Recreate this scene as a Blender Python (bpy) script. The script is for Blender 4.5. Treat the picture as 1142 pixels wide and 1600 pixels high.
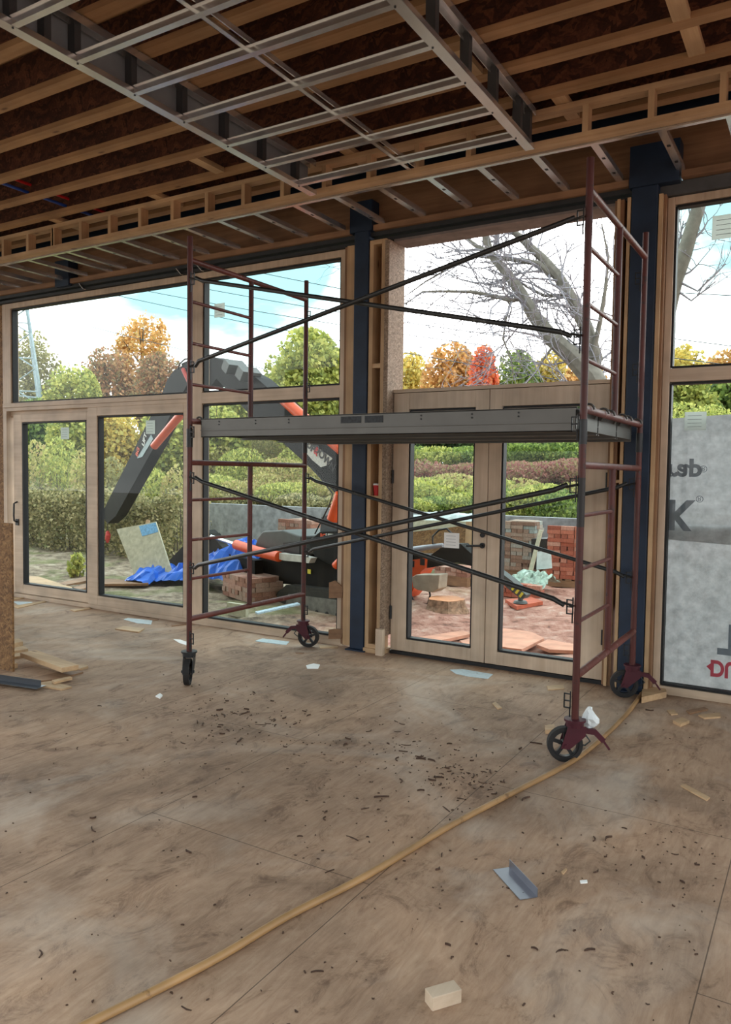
import bpy, bmesh, math, random
import numpy as np
from mathutils import Vector, Matrix

# ------------------------------------------------------------------ clear
for o in list(bpy.data.objects):
    bpy.data.objects.remove(o)
SC = bpy.context.scene
COL = SC.collection
rng = random.Random(7)
nrng = np.random.default_rng(11)

# ------------------------------------------------------------------ camera
IW, IH, FPX = 1142, 1600, 1205.98
YAW, PITCH, ROLL = math.radians(30.90874), math.radians(2.89008), math.radians(0.78578)
CAM = Vector((0, 0, 1.65))
_r0 = Vector((math.cos(YAW), math.sin(YAW), 0))
_f0 = Vector((-math.sin(YAW), math.cos(YAW), 0))
_up = Vector((0, 0, 1))
FWD = _f0 * math.cos(PITCH) - _up * math.sin(PITCH)
_u2 = _up * math.cos(PITCH) + _f0 * math.sin(PITCH)
RGT = _r0 * math.cos(ROLL) + _u2 * math.sin(ROLL)
UPV = _u2 * math.cos(ROLL) - _r0 * math.sin(ROLL)
cam_data = bpy.data.cameras.new('camera')
cam = bpy.data.objects.new('camera', cam_data)
COL.objects.link(cam)
cam_data.sensor_fit = 'VERTICAL'
cam_data.sensor_height = 36.0
cam_data.lens = FPX / IH * 36.0
cam_data.clip_end = 500
cam.matrix_world = Matrix(((RGT.x, UPV.x, -FWD.x, CAM.x), (RGT.y, UPV.y, -FWD.y, CAM.y),
                           (RGT.z, UPV.z, -FWD.z, CAM.z), (0, 0, 0, 1)))
SC.camera = cam

# ------------------------------------------------------------------ view and sky
SC.view_settings.view_transform = 'Standard'
SC.view_settings.look = 'None'
SC.view_settings.gamma = 1
SC.view_settings.exposure = 0.4
SC.view_settings.use_curve_mapping = False
SKY_BACK = 1.6
SKY_FRONT = 4.6

def lin(r, g=None, b=None):
    if g is None:
        g = b = r
    f = lambda c: (c / 255 / 12.92) if c / 255 <= 0.04045 else ((c / 255 + 0.055) / 1.055) ** 2.4
    return (f(r), f(g), f(b), 1)

world = bpy.data.worlds.new('sky')
SC.world = world
world.use_nodes = True
wn, wl = world.node_tree.nodes, world.node_tree.links
wn.clear()
w_out = wn.new('ShaderNodeOutputWorld'); w_bg = wn.new('ShaderNodeBackground')
w_tc = wn.new('ShaderNodeTexCoord'); w_sep = wn.new('ShaderNodeSeparateXYZ')
wl.new(w_tc.outputs['Generated'], w_sep.inputs[0])
w_map = wn.new('ShaderNodeMapping'); w_map.inputs['Scale'].default_value = (1.6, 1.6, 4.5)
w_map.inputs['Location'].default_value = (2.3, 0.4, 0.1)
wl.new(w_tc.outputs['Generated'], w_map.inputs[0])
w_no = wn.new('ShaderNodeTexNoise'); w_no.inputs['Scale'].default_value = 1.5
w_no.inputs['Detail'].default_value = 6; w_no.inputs['Roughness'].default_value = 0.5
wl.new(w_map.outputs[0], w_no.inputs['Vector'])
w_el = wn.new('ShaderNodeMapRange')
w_el.inputs[1].default_value = 0.12; w_el.inputs[2].default_value = 0.42
w_el.inputs[3].default_value = -0.10; w_el.inputs[4].default_value = 0.08
wl.new(w_sep.outputs['Z'], w_el.inputs[0])
w_add = wn.new('ShaderNodeMath'); w_add.operation = 'ADD'
wl.new(w_no.outputs['Fac'], w_add.inputs[0]); wl.new(w_el.outputs[0], w_add.inputs[1])
w_rp = wn.new('ShaderNodeValToRGB')
w_rp.color_ramp.elements[0].position = 0.44; w_rp.color_ramp.elements[0].color = (1.0, 1.0, 1.0, 1)
w_rp.color_ramp.elements[1].position = 0.66; w_rp.color_ramp.elements[1].color = (0.125, 0.225, 0.25, 1)
w_last = w_add.outputs[0]
for (d_, c0, amp) in (((-0.66, 0.72, 0.215), 0.955, 0.17), ((-0.90, 0.42, 0.15), 0.965, -0.10), ((-0.34, 0.91, 0.23), 0.965, -0.14), ((-0.06, 0.94, 0.33), 0.97, 0.17)):
    dt = wn.new('ShaderNodeVectorMath'); dt.operation = 'DOT_PRODUCT'
    dt.inputs[1].default_value = Vector(d_).normalized(); wl.new(w_tc.outputs['Generated'], dt.inputs[0])
    mp_ = wn.new('ShaderNodeMapRange'); mp_.interpolation_type = 'SMOOTHSTEP'
    mp_.inputs[1].default_value = c0; mp_.inputs[2].default_value = 1.0; mp_.inputs[3].default_value = 0; mp_.inputs[4].default_value = amp
    wl.new(dt.outputs['Value'], mp_.inputs[0])
    ad = wn.new('ShaderNodeMath'); ad.operation = 'ADD'; wl.new(w_last, ad.inputs[0]); wl.new(mp_.outputs[0], ad.inputs[1]); w_last = ad.outputs[0]
wl.new(w_last, w_rp.inputs[0])
# sky set brighter high beyond the windows and dimmer behind, to balance indoor light
w_dot = wn.new('ShaderNodeVectorMath'); w_dot.operation = 'DOT_PRODUCT'
w_dot.inputs[1].default_value = Vector((-0.25, 0.85, 0.55)).normalized()
wl.new(w_tc.outputs['Generated'], w_dot.inputs[0])
w_lobe = wn.new('ShaderNodeMapRange'); w_lobe.interpolation_type = 'SMOOTHSTEP'
w_lobe.inputs[1].default_value = -0.7; w_lobe.inputs[2].default_value = 0.75
w_lobe.inputs[3].default_value = SKY_BACK; w_lobe.inputs[4].default_value = SKY_FRONT
wl.new(w_dot.outputs['Value'], w_lobe.inputs[0])
wl.new(w_lobe.outputs[0], w_bg.inputs[1])
wl.new(w_rp.outputs[0], w_bg.inputs[0]); wl.new(w_bg.outputs[0], w_out.inputs[0])

# ------------------------------------------------------------------ rays from the measured camera to planes of the place
def ray(x, y):
    return FWD + RGT * ((x - IW / 2) / FPX) + UPV * ((IH / 2 - y) / FPX)
def onz(x, y, z=0.0):
    d = ray(x, y); return CAM + d * ((z - CAM.z) / d.z)
def ony(x, y, Y):
    d = ray(x, y); return CAM + d * (Y / d.y)
def onpl(x, y, p0, n):
    d = ray(x, y); return CAM + d * ((Vector(p0) - CAM).dot(n) / d.dot(n))

# ------------------------------------------------------------------ materials
MATS = {}
def new_mat(name):
    m = bpy.data.materials.new(name); m.use_nodes = True
    nt = m.node_tree
    return m, nt, nt.nodes, nt.links, nt.nodes['Principled BSDF']
def ramp(n, stops):
    r = n.new('ShaderNodeValToRGB'); e = r.color_ramp.elements
    while len(e) < len(stops): e.new(0.5)
    for k, (p, c) in enumerate(stops):
        e[k].position = p; e[k].color = c
    return r
def noise(n, l, vec, scale, detail=4, rough=0.55, mp=None, dist=0.0):
    if mp is not None:
        m = n.new('ShaderNodeMapping'); m.inputs['Scale'].default_value = mp
        l.new(vec, m.inputs[0]); vec = m.outputs[0]
    t = n.new('ShaderNodeTexNoise'); t.inputs['Scale'].default_value = scale
    t.inputs['Detail'].default_value = detail; t.inputs['Roughness'].default_value = rough
    t.inputs['Distortion'].default_value = dist
    l.new(vec, t.inputs['Vector'])
    return t.outputs['Fac']
def mixc(n, l, fac, a, b, mode='MIX'):
    m = n.new('ShaderNodeMix'); m.data_type = 'RGBA'; m.blend_type = mode
    for s, v in ((m.inputs[0], fac), (m.inputs[6], a), (m.inputs[7], b)):
        if hasattr(v, 'is_linked'): l.new(v, s)
        else: s.default_value = v
    return m.outputs[2]
def bump(n, l, b, h, strength=0.3, dist=0.01):
    k = n.new('ShaderNodeBump'); k.inputs['Strength'].default_value = strength
    k.inputs['Distance'].default_value = dist
    l.new(h, k.inputs['Height']); l.new(k.outputs[0], b.inputs['Normal'])
def plain(name, c, rough=0.6, metal=0.0, var=0.12, scale=9, bumps=0.0, spec=0.4):
    """One colour with a soft procedural mottling."""
    if name in MATS: return MATS[name]
    m, nt, n, l, b = new_mat(name)
    tc = n.new('ShaderNodeTexCoord')
    f = noise(n, l, tc.outputs['Object'], scale, 5)
    lo = tuple(max(0, x * (1 - var * 1.6)) for x in c[:3]) + (1,)
    hi = tuple(min(1, x * (1 + var * 1.6)) for x in c[:3]) + (1,)
    r = ramp(n, [(0.3, lo), (0.7, hi)])
    l.new(f, r.inputs[0]); l.new(r.outputs[0], b.inputs['Base Color'])
    b.inputs['Roughness'].default_value = rough; b.inputs['Metallic'].default_value = metal
    b.inputs['Specular IOR Level'].default_value = spec
    if bumps: bump(n, l, b, f, bumps)
    MATS[name] = m; return m
def wood(name, c1, c2, axis='x', rough=0.65, fine=26, knots=True):
    if name in MATS: return MATS[name]
    m, nt, n, l, b = new_mat(name)
    tc = n.new('ShaderNodeTexCoord')
    s = {'x': (0.045, 1, 1), 'y': (1, 0.045, 1), 'z': (1, 1, 0.045)}[axis]
    f = noise(n, l, tc.outputs['Object'], fine, 5, 0.6, s)
    r = ramp(n, [(0.25, c1), (0.75, c2)])
    l.new(f, r.inputs[0])
    g = noise(n, l, tc.outputs['Object'], 2.2, 3)
    g2 = ramp(n, [(0.3, lin(205)), (0.7, lin(255))]); l.new(g, g2.inputs[0])
    col = mixc(n, l, 1.0, r.outputs[0], g2.outputs[0], 'MULTIPLY')
    if knots:
        s2 = {'x': (0.35, 1, 1), 'y': (1, 0.35, 1), 'z': (1, 1, 0.35)}[axis]
        mp = n.new('ShaderNodeMapping'); mp.inputs['Scale'].default_value = s2
        l.new(tc.outputs['Object'], mp.inputs[0])
        v = n.new('ShaderNodeTexVoronoi'); v.inputs['Scale'].default_value = 6.5
        l.new(mp.outputs[0], v.inputs['Vector'])
        vr = ramp(n, [(0.045, lin(120, 78, 45)), (0.11, lin(255))])
        l.new(v.outputs['Distance'], vr.inputs[0])
        col = mixc(n, l, 0.75, col, vr.outputs[0], 'MULTIPLY')
    l.new(col, b.inputs['Base Color'])
    b.inputs['Roughness'].default_value = rough
    bump(n, l, b, f, 0.12, 0.004)
    MATS[name] = m; return m
def osb(name, dark, mid, light, scale=30):
    if name in MATS: return MATS[name]
    m, nt, n, l, b = new_mat(name)
    tc = n.new('ShaderNodeTexCoord')
    wob = noise(n, l, tc.outputs['Object'], 6, 3)
    add = n.new('ShaderNodeVectorMath'); add.operation = 'MULTIPLY_ADD'
    l.new(wob, add.inputs[0]); add.inputs[1].default_value = (0.35, 0.35, 0.35)
    l.new(tc.outputs['Object'], add.inputs[2])
    mp = n.new('ShaderNodeMapping'); mp.inputs['Scale'].default_value = (0.5, 0.5, 1.3)
    l.new(add.outputs[0], mp.inputs[0])
    v = n.new('ShaderNodeTexVoronoi'); v.inputs['Scale'].default_value = scale
    l.new(mp.outputs[0], v.inputs['Vector'])
    bw = n.new('ShaderNodeSeparateColor'); l.new(v.outputs['Color'], bw.inputs[0])
    r = ramp(n, [(0.0, dark), (0.5, mid), (1.0, light)])
    l.new(bw.outputs[0], r.inputs[0])
    f = noise(n, l, tc.outputs['Object'], 70, 4)
    g = ramp(n, [(0.3, lin(190)), (0.7, lin(255))]); l.new(f, g.inputs[0])
    l.new(mixc(n, l, 1.0, r.outputs[0], g.outputs[0], 'MULTIPLY'), b.inputs['Base Color'])
    b.inputs['Roughness'].default_value = 0.75
    bump(n, l, b, bw.outputs[1], 0.15, 0.003)
    MATS[name] = m; return m
def leafmat(name, cols):
    if name in MATS: return MATS[name]
    m, nt, n, l, b = new_mat(name)
    ge = n.new('ShaderNodeNewGeometry')
    stops = [(k / max(1, len(cols) - 1), lin(*[min(255, (v * 0.86 + 0.14 * sum(c) / 3) * 1.32 + 22) for v in c])) for k, c in enumerate(cols)]
    r = ramp(n, stops); l.new(ge.outputs['Random Per Island'], r.inputs[0])
    l.new(r.outputs[0], b.inputs['Base Color']); b.inputs['Roughness'].default_value = 0.6
    b.inputs['Specular IOR Level'].default_value = 0.25
    tr = n.new('ShaderNodeBsdfTranslucent'); l.new(r.outputs[0], tr.inputs[0])
    mx = n.new('ShaderNodeMixShader'); mx.inputs[0].default_value = 0.4
    l.new(b.outputs[0], mx.inputs[1]); l.new(tr.outputs[0], mx.inputs[2])
    l.new(mx.outputs[0], n['Material Output'].inputs[0])
    MATS[name] = m; return m
def glass_mat():
    m, nt, n, l, b = new_mat('pane_glass')
    n.remove(b)
    t = n.new('ShaderNodeBsdfTransparent'); t.inputs[0].default_value = (0.93, 0.96, 0.945, 1)
    g = n.new('ShaderNodeBsdfGlossy'); g.inputs['Roughness'].default_value = 0.0
    lw = n.new('ShaderNodeLayerWeight'); lw.inputs[0].default_value = 0.5
    pw = n.new('ShaderNodeMath'); pw.operation = 'POWER'; pw.inputs[1].default_value = 5.0; l.new(lw.outputs['Facing'], pw.inputs[0])
    fr = n.new('ShaderNodeMath'); fr.operation = 'MULTIPLY_ADD'; fr.inputs[1].default_value = 0.9; fr.inputs[2].default_value = 0.014
    l.new(pw.outputs[0], fr.inputs[0])
    mx = n.new('ShaderNodeMixShader')
    l.new(fr.outputs[0], mx.inputs[0]); l.new(t.outputs[0], mx.inputs[1]); l.new(g.outputs[0], mx.inputs[2])
    l.new(mx.outputs[0], n['Material Output'].inputs[0])
    return m
def metal(name, c, rough=0.38, var=0.05):
    if name in MATS: return MATS[name]
    m, nt, n, l, b = new_mat(name)
    tc = n.new('ShaderNodeTexCoord')
    f = noise(n, l, tc.outputs['Object'], 7, 2)
    r = ramp(n, [(0.35, tuple(x * (1 - var) for x in c[:3]) + (1,)), (0.65, tuple(min(1, x * (1 + var)) for x in c[:3]) + (1,))])
    l.new(f, r.inputs[0]); l.new(r.outputs[0], b.inputs['Base Color'])
    b.inputs['Roughness'].default_value = rough
    b.inputs['Metallic'].default_value = 0.85
    MATS[name] = m; return m
def worn(name, base, patch, amount=0.6, scale=14, rough=0.5):
    if name in MATS: return MATS[name]
    m, nt, n, l, b = new_mat(name)
    tc = n.new('ShaderNodeTexCoord')
    f = noise(n, l, tc.outputs['Object'], scale, 6, 0.65)
    r = ramp(n, [(amount, base), (amount + 0.08, patch)])
    l.new(f, r.inputs[0])
    g = noise(n, l, tc.outputs['Object'], 3, 3)
    g2 = ramp(n, [(0.3, lin(190)), (0.7, lin(255))]); l.new(g, g2.inputs[0])
    l.new(mixc(n, l, 1.0, r.outputs[0], g2.outputs[0], 'MULTIPLY'), b.inputs['Base Color'])
    b.inputs['Roughness'].default_value = rough
    MATS[name] = m; return m

GLASS = glass_mat()
PINE = {a: wood('pine_frame_' + a, lin(196, 172, 146), lin(222, 202, 178), a, 0.5, 22, False) for a in 'xyz'}
STUD = {a: wood('spruce_' + a, lin(184, 148, 108), lin(212, 180, 140), a) for a in 'xyz'}
OLDSTUD = {a: wood('weathered_spruce_' + a, lin(128, 94, 68), lin(164, 126, 92), a) for a in 'xyz'}
FLANGE = wood('flange_lumber', lin(156, 116, 78), lin(186, 148, 106), 'x')
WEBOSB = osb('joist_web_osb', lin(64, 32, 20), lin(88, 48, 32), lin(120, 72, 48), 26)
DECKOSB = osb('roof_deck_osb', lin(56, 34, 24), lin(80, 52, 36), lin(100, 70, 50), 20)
OSBM = osb('osb_sheet', lin(110, 76, 40), lin(138, 100, 58), lin(158, 120, 76), 44)
LVL = osb('laminated_strand', lin(128, 106, 86), lin(154, 132, 110), lin(174, 152, 130), 90)
GALV = metal('galvanised_steel', lin(214, 215, 216), 0.24)
GALVD = metal('dull_galvanised_steel', lin(158, 163, 166), 0.6)
ALU = metal('scratched_aluminium', lin(106, 105, 102), 0.5)
RED = worn('rust_red_paint', lin(84, 28, 20), lin(50, 28, 24), 0.58)
REDL = worn('worn_red_paint', lin(108, 50, 40), lin(150, 118, 108), 0.60, 22)
BLACKM = plain('black_paint', lin(30, 31, 33), 0.45, 0.0, 0.15)
DARKM = plain('dark_steel', lin(52, 54, 56), 0.45, 0.5, 0.15)
MAROON = plain('maroon_paint', lin(68, 18, 32), 0.5)
RUBBER = plain('rubber', lin(34, 33, 33), 0.75)
NAVY = plain('navy_steel_paint', lin(26, 42, 62), 0.5, 0.0, 0.18, 5)
GASKET = plain('black_gasket', lin(24, 25, 27), 0.6)
WHITE = plain('white_paper', lin(235, 236, 234), 0.6, 0, 0.03)
ORANGE = plain('orange_paint', lin(226, 88, 40), 0.4, 0, 0.06)
CRANEBLK = plain('crane_black', lin(15, 17, 17), 0.6, 0, 0.12, 9, 0, 0.12)
CRANEGRY = plain('crane_grey_hood', lin(74, 78, 77), 0.5, 0, 0.08)

# ------------------------------------------------------------------ mesh builder
class MB:
    def __init__(s): s.v = []; s.f = []
    def add(s, vs, fs):
        k = len(s.v); s.v += [Vector(v) for v in vs]; s.f += [tuple(i + k for i in f) for f in fs]; return s
    def box(s, x0, x1, y0, y1, z0, z1):
        return s.add([(x0, y0, z0), (x1, y0, z0), (x1, y1, z0), (x0, y1, z0), (x0, y0, z1), (x1, y0, z1), (x1, y1, z1), (x0, y1, z1)],
                     [(0, 3, 2, 1), (4, 5, 6, 7), (0, 1, 5, 4), (1, 2, 6, 5), (2, 3, 7, 6), (3, 0, 4, 7)])
    def beam(s, p0, p1, w, h, up=(0, 0, 1)):
        p0, p1 = Vector(p0), Vector(p1); d = (p1 - p0).normalized(); u = Vector(up)
        a = d.cross(u)
        if a.length < 1e-4: a = d.cross(Vector((1, 0, 0)))
        a.normalize(); b = a.cross(d).normalized()
        a = a * (w / 2); b = b * (h / 2)
        vs = [p + a * i + b * j for p in (p0, p1) for i, j in ((-1, -1), (1, -1), (1, 1), (-1, 1))]
        return s.add(vs, [(0, 1, 2, 3), (7, 6, 5, 4), (0, 4, 5, 1), (1, 5, 6, 2), (2, 6, 7, 3), (3, 7, 4, 0)])
    def tube(s, pts, r, n=10, flat=1.0, cap=True):
        pts = [Vector(p) for p in pts]; m = len(pts)
        rs = r if isinstance(r, (list, tuple)) else [r] * m
        k0 = len(s.v); prev = None
        for i, p in enumerate(pts):
            d = (pts[min(i + 1, m - 1)] - pts[max(i - 1, 0)]).normalized()
            if prev is None:
                a = d.cross(Vector((0, 0, 1)))
                if a.length < 1e-3: a = d.cross(Vector((1, 0, 0)))
            else:
                a = prev - d * prev.dot(d)
            a.normalize(); prev = a; b = d.cross(a)
            for j in range(n):
                t = 2 * math.pi * j / n
                s.v.append(p + a * (math.cos(t) * rs[i]) + b * (math.sin(t) * rs[i] * flat))
        for i in range(m - 1):
            for j in range(n):
                q = k0 + i * n; j2 = (j + 1) % n
                s.f.append((q + j, q + j2, q + n + j2, q + n + j))
        if cap:
            s.f.append(tuple(k0 + j for j in reversed(range(n))))
            s.f.append(tuple(k0 + (m - 1) * n + j for j in range(n)))
        return s
    def prism(s, poly, d):
        d = Vector(d); n = len(poly); vs = [Vector(p) for p in poly]
        return s.add(vs + [v + d for v in vs], [tuple(range(n)), tuple(reversed(range(n, 2 * n)))] +
                     [(i, i + n, (i + 1) % n + n, (i + 1) % n) for i in range(n)])
    def ring(s, c, axis, r0, r1, w, n=24):
        """flat-sided annulus about an axis (wheel tyre, flange)"""
        c = Vector(c); ax = Vector(axis).normalized(); a = ax.orthogonal().normalized(); b = ax.cross(a)
        k = len(s.v)
        for j in range(n):
            t = 2 * math.pi * j / n; e = a * math.cos(t) + b * math.sin(t)
            for rr, h in ((r0, -w / 2), (r1, -w / 2), (r1, w / 2), (r0, w / 2)):
                s.v.append(c + e * rr + ax * h)
        for j in range(n):
            p, q = k + 4 * j, k + 4 * ((j + 1) % n)
            for i in range(4):
                s.f.append((p + i, p + (i + 1) % 4, q + (i + 1) % 4, q + i))
        return s
    def build(s, name, mat, parent=None, label=None, smooth=False, kind=None, bevel=0.0):
        me = bpy.data.meshes.new(name)
        off = parent_loc(parent)
        me.from_pydata([tuple(v - off) for v in s.v], [], s.f)
        bm = bmesh.new(); bm.from_mesh(me); bmesh.ops.recalc_face_normals(bm, faces=bm.faces); bm.to_mesh(me); bm.free()
        if smooth:
            me.shade_smooth()
            me.set_sharp_from_angle(angle=math.radians(40))
        o = bpy.data.objects.new(name, me); COL.objects.link(o)
        me.materials.append(mat)
        if parent is not None: o.parent = parent
        if label: o['label'] = label
        if kind: o['kind'] = kind
        if bevel:
            md = o.modifiers.new('edge', 'BEVEL'); md.width = bevel; md.segments = 2; md.limit_method = 'ANGLE'
        return o
WLOC = {}
def parent_loc(p):
    if p is None: return Vector((0, 0, 0))
    if p.name in WLOC: return WLOC[p.name]
    return parent_loc(p.parent)
def thing(name, label, cat, loc=(0, 0, 0), group=None, kind=None):
    o = bpy.data.objects.new(name, None); COL.objects.link(o)
    o.empty_display_size = 0.1
    o.location = loc; WLOC[o.name] = Vector(loc)
    return tag(o, label, cat, group, kind)
def tag(o, label, cat=None, group=None, kind=None):
    if label: o['label'] = label
    if cat: o['category'] = cat
    if group: o['group'] = group
    if kind: o['kind'] = kind
    return o
def struct(o, label=None):
    o['kind'] = 'structure'
    if label: o['label'] = label; o['category'] = o.get('category', 'building part')
    return o
def solo(mb, name, mat, label, cat, loc=None, group=None, smooth=False, kind=None, bevel=0.0):
    """a thing that is one mesh; its origin is moved to the middle of its base"""
    xs = [v.x for v in mb.v]; ys = [v.y for v in mb.v]; zs = [v.z for v in mb.v]
    c = Vector(((min(xs) + max(xs)) / 2, (min(ys) + max(ys)) / 2, min(zs)))
    for v in mb.v: v -= c
    o = mb.build(name, mat, None, None, smooth, None, bevel)
    o.location = c
    return tag(o, label, cat, group, kind)
def copy_tree(o, parent=None):
    c = o.copy(); COL.objects.link(c)
    if parent is not None: c.parent = parent
    for ch in list(o.children): copy_tree(ch, c)
    return c
def text(body, size, mat, parent, mtx, name='lettering', extrude=0.002, bold=0.022):
    cu = bpy.data.curves.new(name, 'FONT'); cu.body = body; cu.size = size; cu.extrude = extrude
    cu.offset = bold * size; cu.align_x = 'CENTER'; cu.align_y = 'CENTER'
    cu.materials.append(mat)
    tmp = bpy.data.objects.new(name + '_outline', cu); COL.objects.link(tmp)
    dg = bpy.context.evaluated_depsgraph_get(); dg.update()
    me = bpy.data.meshes.new_from_object(tmp.evaluated_get(dg))
    bpy.data.objects.remove(tmp); bpy.data.curves.remove(cu)
    me.name = name
    o = bpy.data.objects.new(name, me); COL.objects.link(o)
    if not me.materials: me.materials.append(mat)
    o.parent = parent
    o.matrix_local = Matrix.Translation(-parent_loc(parent)) @ mtx
    return o
ORD = ['first', 'second', 'third', 'fourth', 'fifth', 'sixth', 'seventh', 'eighth', 'ninth', 'tenth', 'eleventh', 'twelfth',
       'thirteenth', 'fourteenth', 'fifteenth', 'sixteenth', 'seventeenth', 'eighteenth', 'nineteenth', 'twentieth']

# ================================================================== SETTING: floor
YW = 6.15                                   # room face of the window frames
m, nt, n, l, b = new_mat('dirty_plywood')
tc = n.new('ShaderNodeTexCoord'); ob = tc.outputs['Object']
grain = noise(n, l, ob, 26, 8, 0.7, (1, 0.16, 1), 1.2)
base = ramp(n, [(0.25, lin(164, 137, 118)), (0.5, lin(187, 160, 138)), (0.8, lin(206, 182, 160))]); l.new(grain, base.inputs[0])
blot = noise(n, l, ob, 1.1, 6, 0.62, None, 0.6)
blr = ramp(n, [(0.30, lin(176, 170, 164)), (0.5, lin(228, 224, 218)), (0.72, lin(255, 248, 238))]); l.new(blot, blr.inputs[0])
c1 = mixc(n, l, 1.0, base.outputs[0], blr.outputs[0], 'MULTIPLY')
sm = noise(n, l, ob, 5.5, 9, 0.78, (1, 0.6, 1), 1.0)
smr = ramp(n, [(0.36, lin(150, 134, 124)), (0.47, lin(232, 226, 220)), (0.7, lin(255))]); l.new(sm, smr.inputs[0])
c2 = mixc(n, l, 0.75, c1, smr.outputs[0], 'MULTIPLY')
sp = noise(n, l, ob, 55, 6, 0.75)
spr = ramp(n, [(0.28, lin(84, 66, 56)), (0.345, lin(255))]); l.new(sp, spr.inputs[0])
c3 = mixc(n, l, 0.8, c2, spr.outputs[0], 'MULTIPLY')
dust = noise(n, l, ob, 0.75, 5, 0.6, None, 1.2)
dsr = ramp(n, [(0.5, (0, 0, 0, 1)), (0.72, (1, 1, 1, 1))]); l.new(dust, dsr.inputs[0])
dm = n.new('ShaderNodeMath'); dm.operation = 'MULTIPLY'; dm.inputs[1].default_value = 0.5
l.new(dsr.outputs[0], dm.inputs[0])
c4 = mixc(n, l, dm.outputs[0], c3, lin(200, 188, 174))
# joints between the plywood sheets: long ones every 1.22 m, cross ones every 2.44 m, staggered
sx = n.new('ShaderNodeSeparateXYZ'); l.new(ob, sx.inputs[0])
def mth(op, a, c=None):
    k = n.new('ShaderNodeMath'); k.operation = op
    for i, v in enumerate((a, c)):
        if v is None: continue
        if hasattr(v, 'is_linked'): l.new(v, k.inputs[i])
        else: k.inputs[i].default_value = v
    return k.outputs[0]
u = mth('DIVIDE', mth('ADD', sx.outputs['X'], 24.7), 1.22)
fu = mth('ABSOLUTE', mth('SUBTRACT', mth('FRACT', u), 0.5))
ju = mth('GREATER_THAN', fu, 0.4982)
par = mth('MULTIPLY', mth('MODULO', mth('FLOOR', u), 2.0), 0.5)
w = mth('ADD', mth('DIVIDE', mth('ADD', sx.outputs['Y'], 12.03), 2.44), par)
fw = mth('ABSOLUTE', mth('SUBTRACT', mth('FRACT', w), 0.5))
jw = mth('GREATER_THAN', fw, 0.4991)
jn = mth('MULTIPLY', mth('MAXIMUM', ju, jw), 0.7)
c5 = mixc(n, l, jn, c4, lin(48, 36, 28))
l.new(c5, b.inputs['Base Color'])
b.inputs['Roughness'].default_value = 0.72; b.inputs['Specular IOR Level'].default_value = 0.3
bump(n, l, b, sm, 0.35, 0.012)
PLY = m
floor = struct(MB().box(-13, 4.5, -5.0, 6.42, -0.28, 0.0).build('floor', PLY), 'plywood subfloor stained with dust and mud')
floor['category'] = 'floor'

# ================================================================== SETTING: ground outside
m, nt, n, l, b = new_mat('churned_clay')
tc = n.new('ShaderNodeTexCoord'); ob = tc.outputs['Object']
sx = n.new('ShaderNodeSeparateXYZ'); l.new(ob, sx.inputs[0])
edge = noise(n, l, ob, 0.5, 4)
mr = n.new('ShaderNodeMath'); mr.operation = 'MULTIPLY_ADD'; l.new(edge, mr.inputs[0]); mr.inputs[1].default_value = 3.0
l.new(sx.outputs['X'], mr.inputs[2])
rx = n.new('ShaderNodeMapRange'); rx.inputs[1].default_value = -4.6; rx.inputs[2].default_value = -2.6
l.new(mr.outputs[0], rx.inputs[0])
f1 = noise(n, l, ob, 5, 8, 0.7)
clay = ramp(n, [(0.32, lin(112, 74, 62)), (0.45, lin(184, 128, 110)), (0.57, lin(206, 158, 140)), (0.7, lin(222, 196, 182))]); l.new(f1, clay.inputs[0])
soil = ramp(n, [(0.34, lin(84, 72, 58)), (0.5, lin(152, 136, 114)), (0.66, lin(196, 182, 160))]); l.new(f1, soil.inputs[0])
f2 = noise(n, l, ob, 1.3, 5)
gr = ramp(n, [(0.52, (0, 0, 0, 1)), (0.6, (1, 1, 1, 1))]); l.new(f2, gr.inputs[0])
gm = n.new('ShaderNodeMath'); gm.operation = 'MULTIPLY'; gm.inputs[1].default_value = 0.55; l.new(gr.outputs[0], gm.inputs[0])
soil2 = mixc(n, l, gm.outputs[0], soil.outputs[0], lin(116, 128, 66))
cc = mixc(n, l, rx.outputs[0], soil2, clay.outputs[0])
far = n.new('ShaderNodeMapRange'); far.inputs[1].default_value = 14.2; far.inputs[2].default_value = 15.0
l.new(sx.outputs['Y'], far.inputs[0])
wd = ramp(n, [(0.3, lin(70, 74, 34)), (0.7, lin(120, 112, 60))]); l.new(f1, wd.inputs[0])
l.new(mixc(n, l, far.outputs[0], cc, wd.outputs[0]), b.inputs['Base Color'])
b.inputs['Roughness'].default_value = 0.85
bump(n, l, b, f1, 1.0, 0.12)
CLAY = m
GZ = -0.15
def ground_h(x, y):
    if y < 6.5: return -0.6
    bumpy = 0.02 * math.sin(x * 3.1 + y * 1.7) + 0.018 * math.sin(x * 7.3 - y * 5.1) + 0.012 * math.sin(x * 13 + y * 11)
    if y < 14.2: return GZ + bumpy * min(1, (y - 6.5) * 1.5)
    t = min(1, (y - 14.2) / 10); t = t * t * (3 - 2 * t)
    return 0.55 + 1.45 * t + bumpy * 3
gxs = sorted(set([-120, -80, -60, -45, -36, -30] + [-28 + 0.25 * i for i in range(161)] + [14, 18, 26, 40, 60, 100]))
gys = sorted(set([-40, -20, -8, 0, 4, 6.4, 6.55] + [6.75 + 0.25 * i for i in range(30)] + [14.19, 14.25] + [14.5 + 0.5 * i for i in range(22)] + [27, 32, 40, 60, 90, 140]))
vs = [(x, y, ground_h(x, y)) for y in gys for x in gxs]
nx = len(gxs)
fs = [(j * nx + i, j * nx + i + 1, (j + 1) * nx + i + 1, (j + 1) * nx + i) for j in range(len(gys) - 1) for i in range(nx - 1)]
g = MB(); g.add(vs, fs); g = struct(g.build('ground', CLAY, smooth=True)); tag(g, 'churned red clay and soil of the building plot outside', 'ground')

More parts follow.
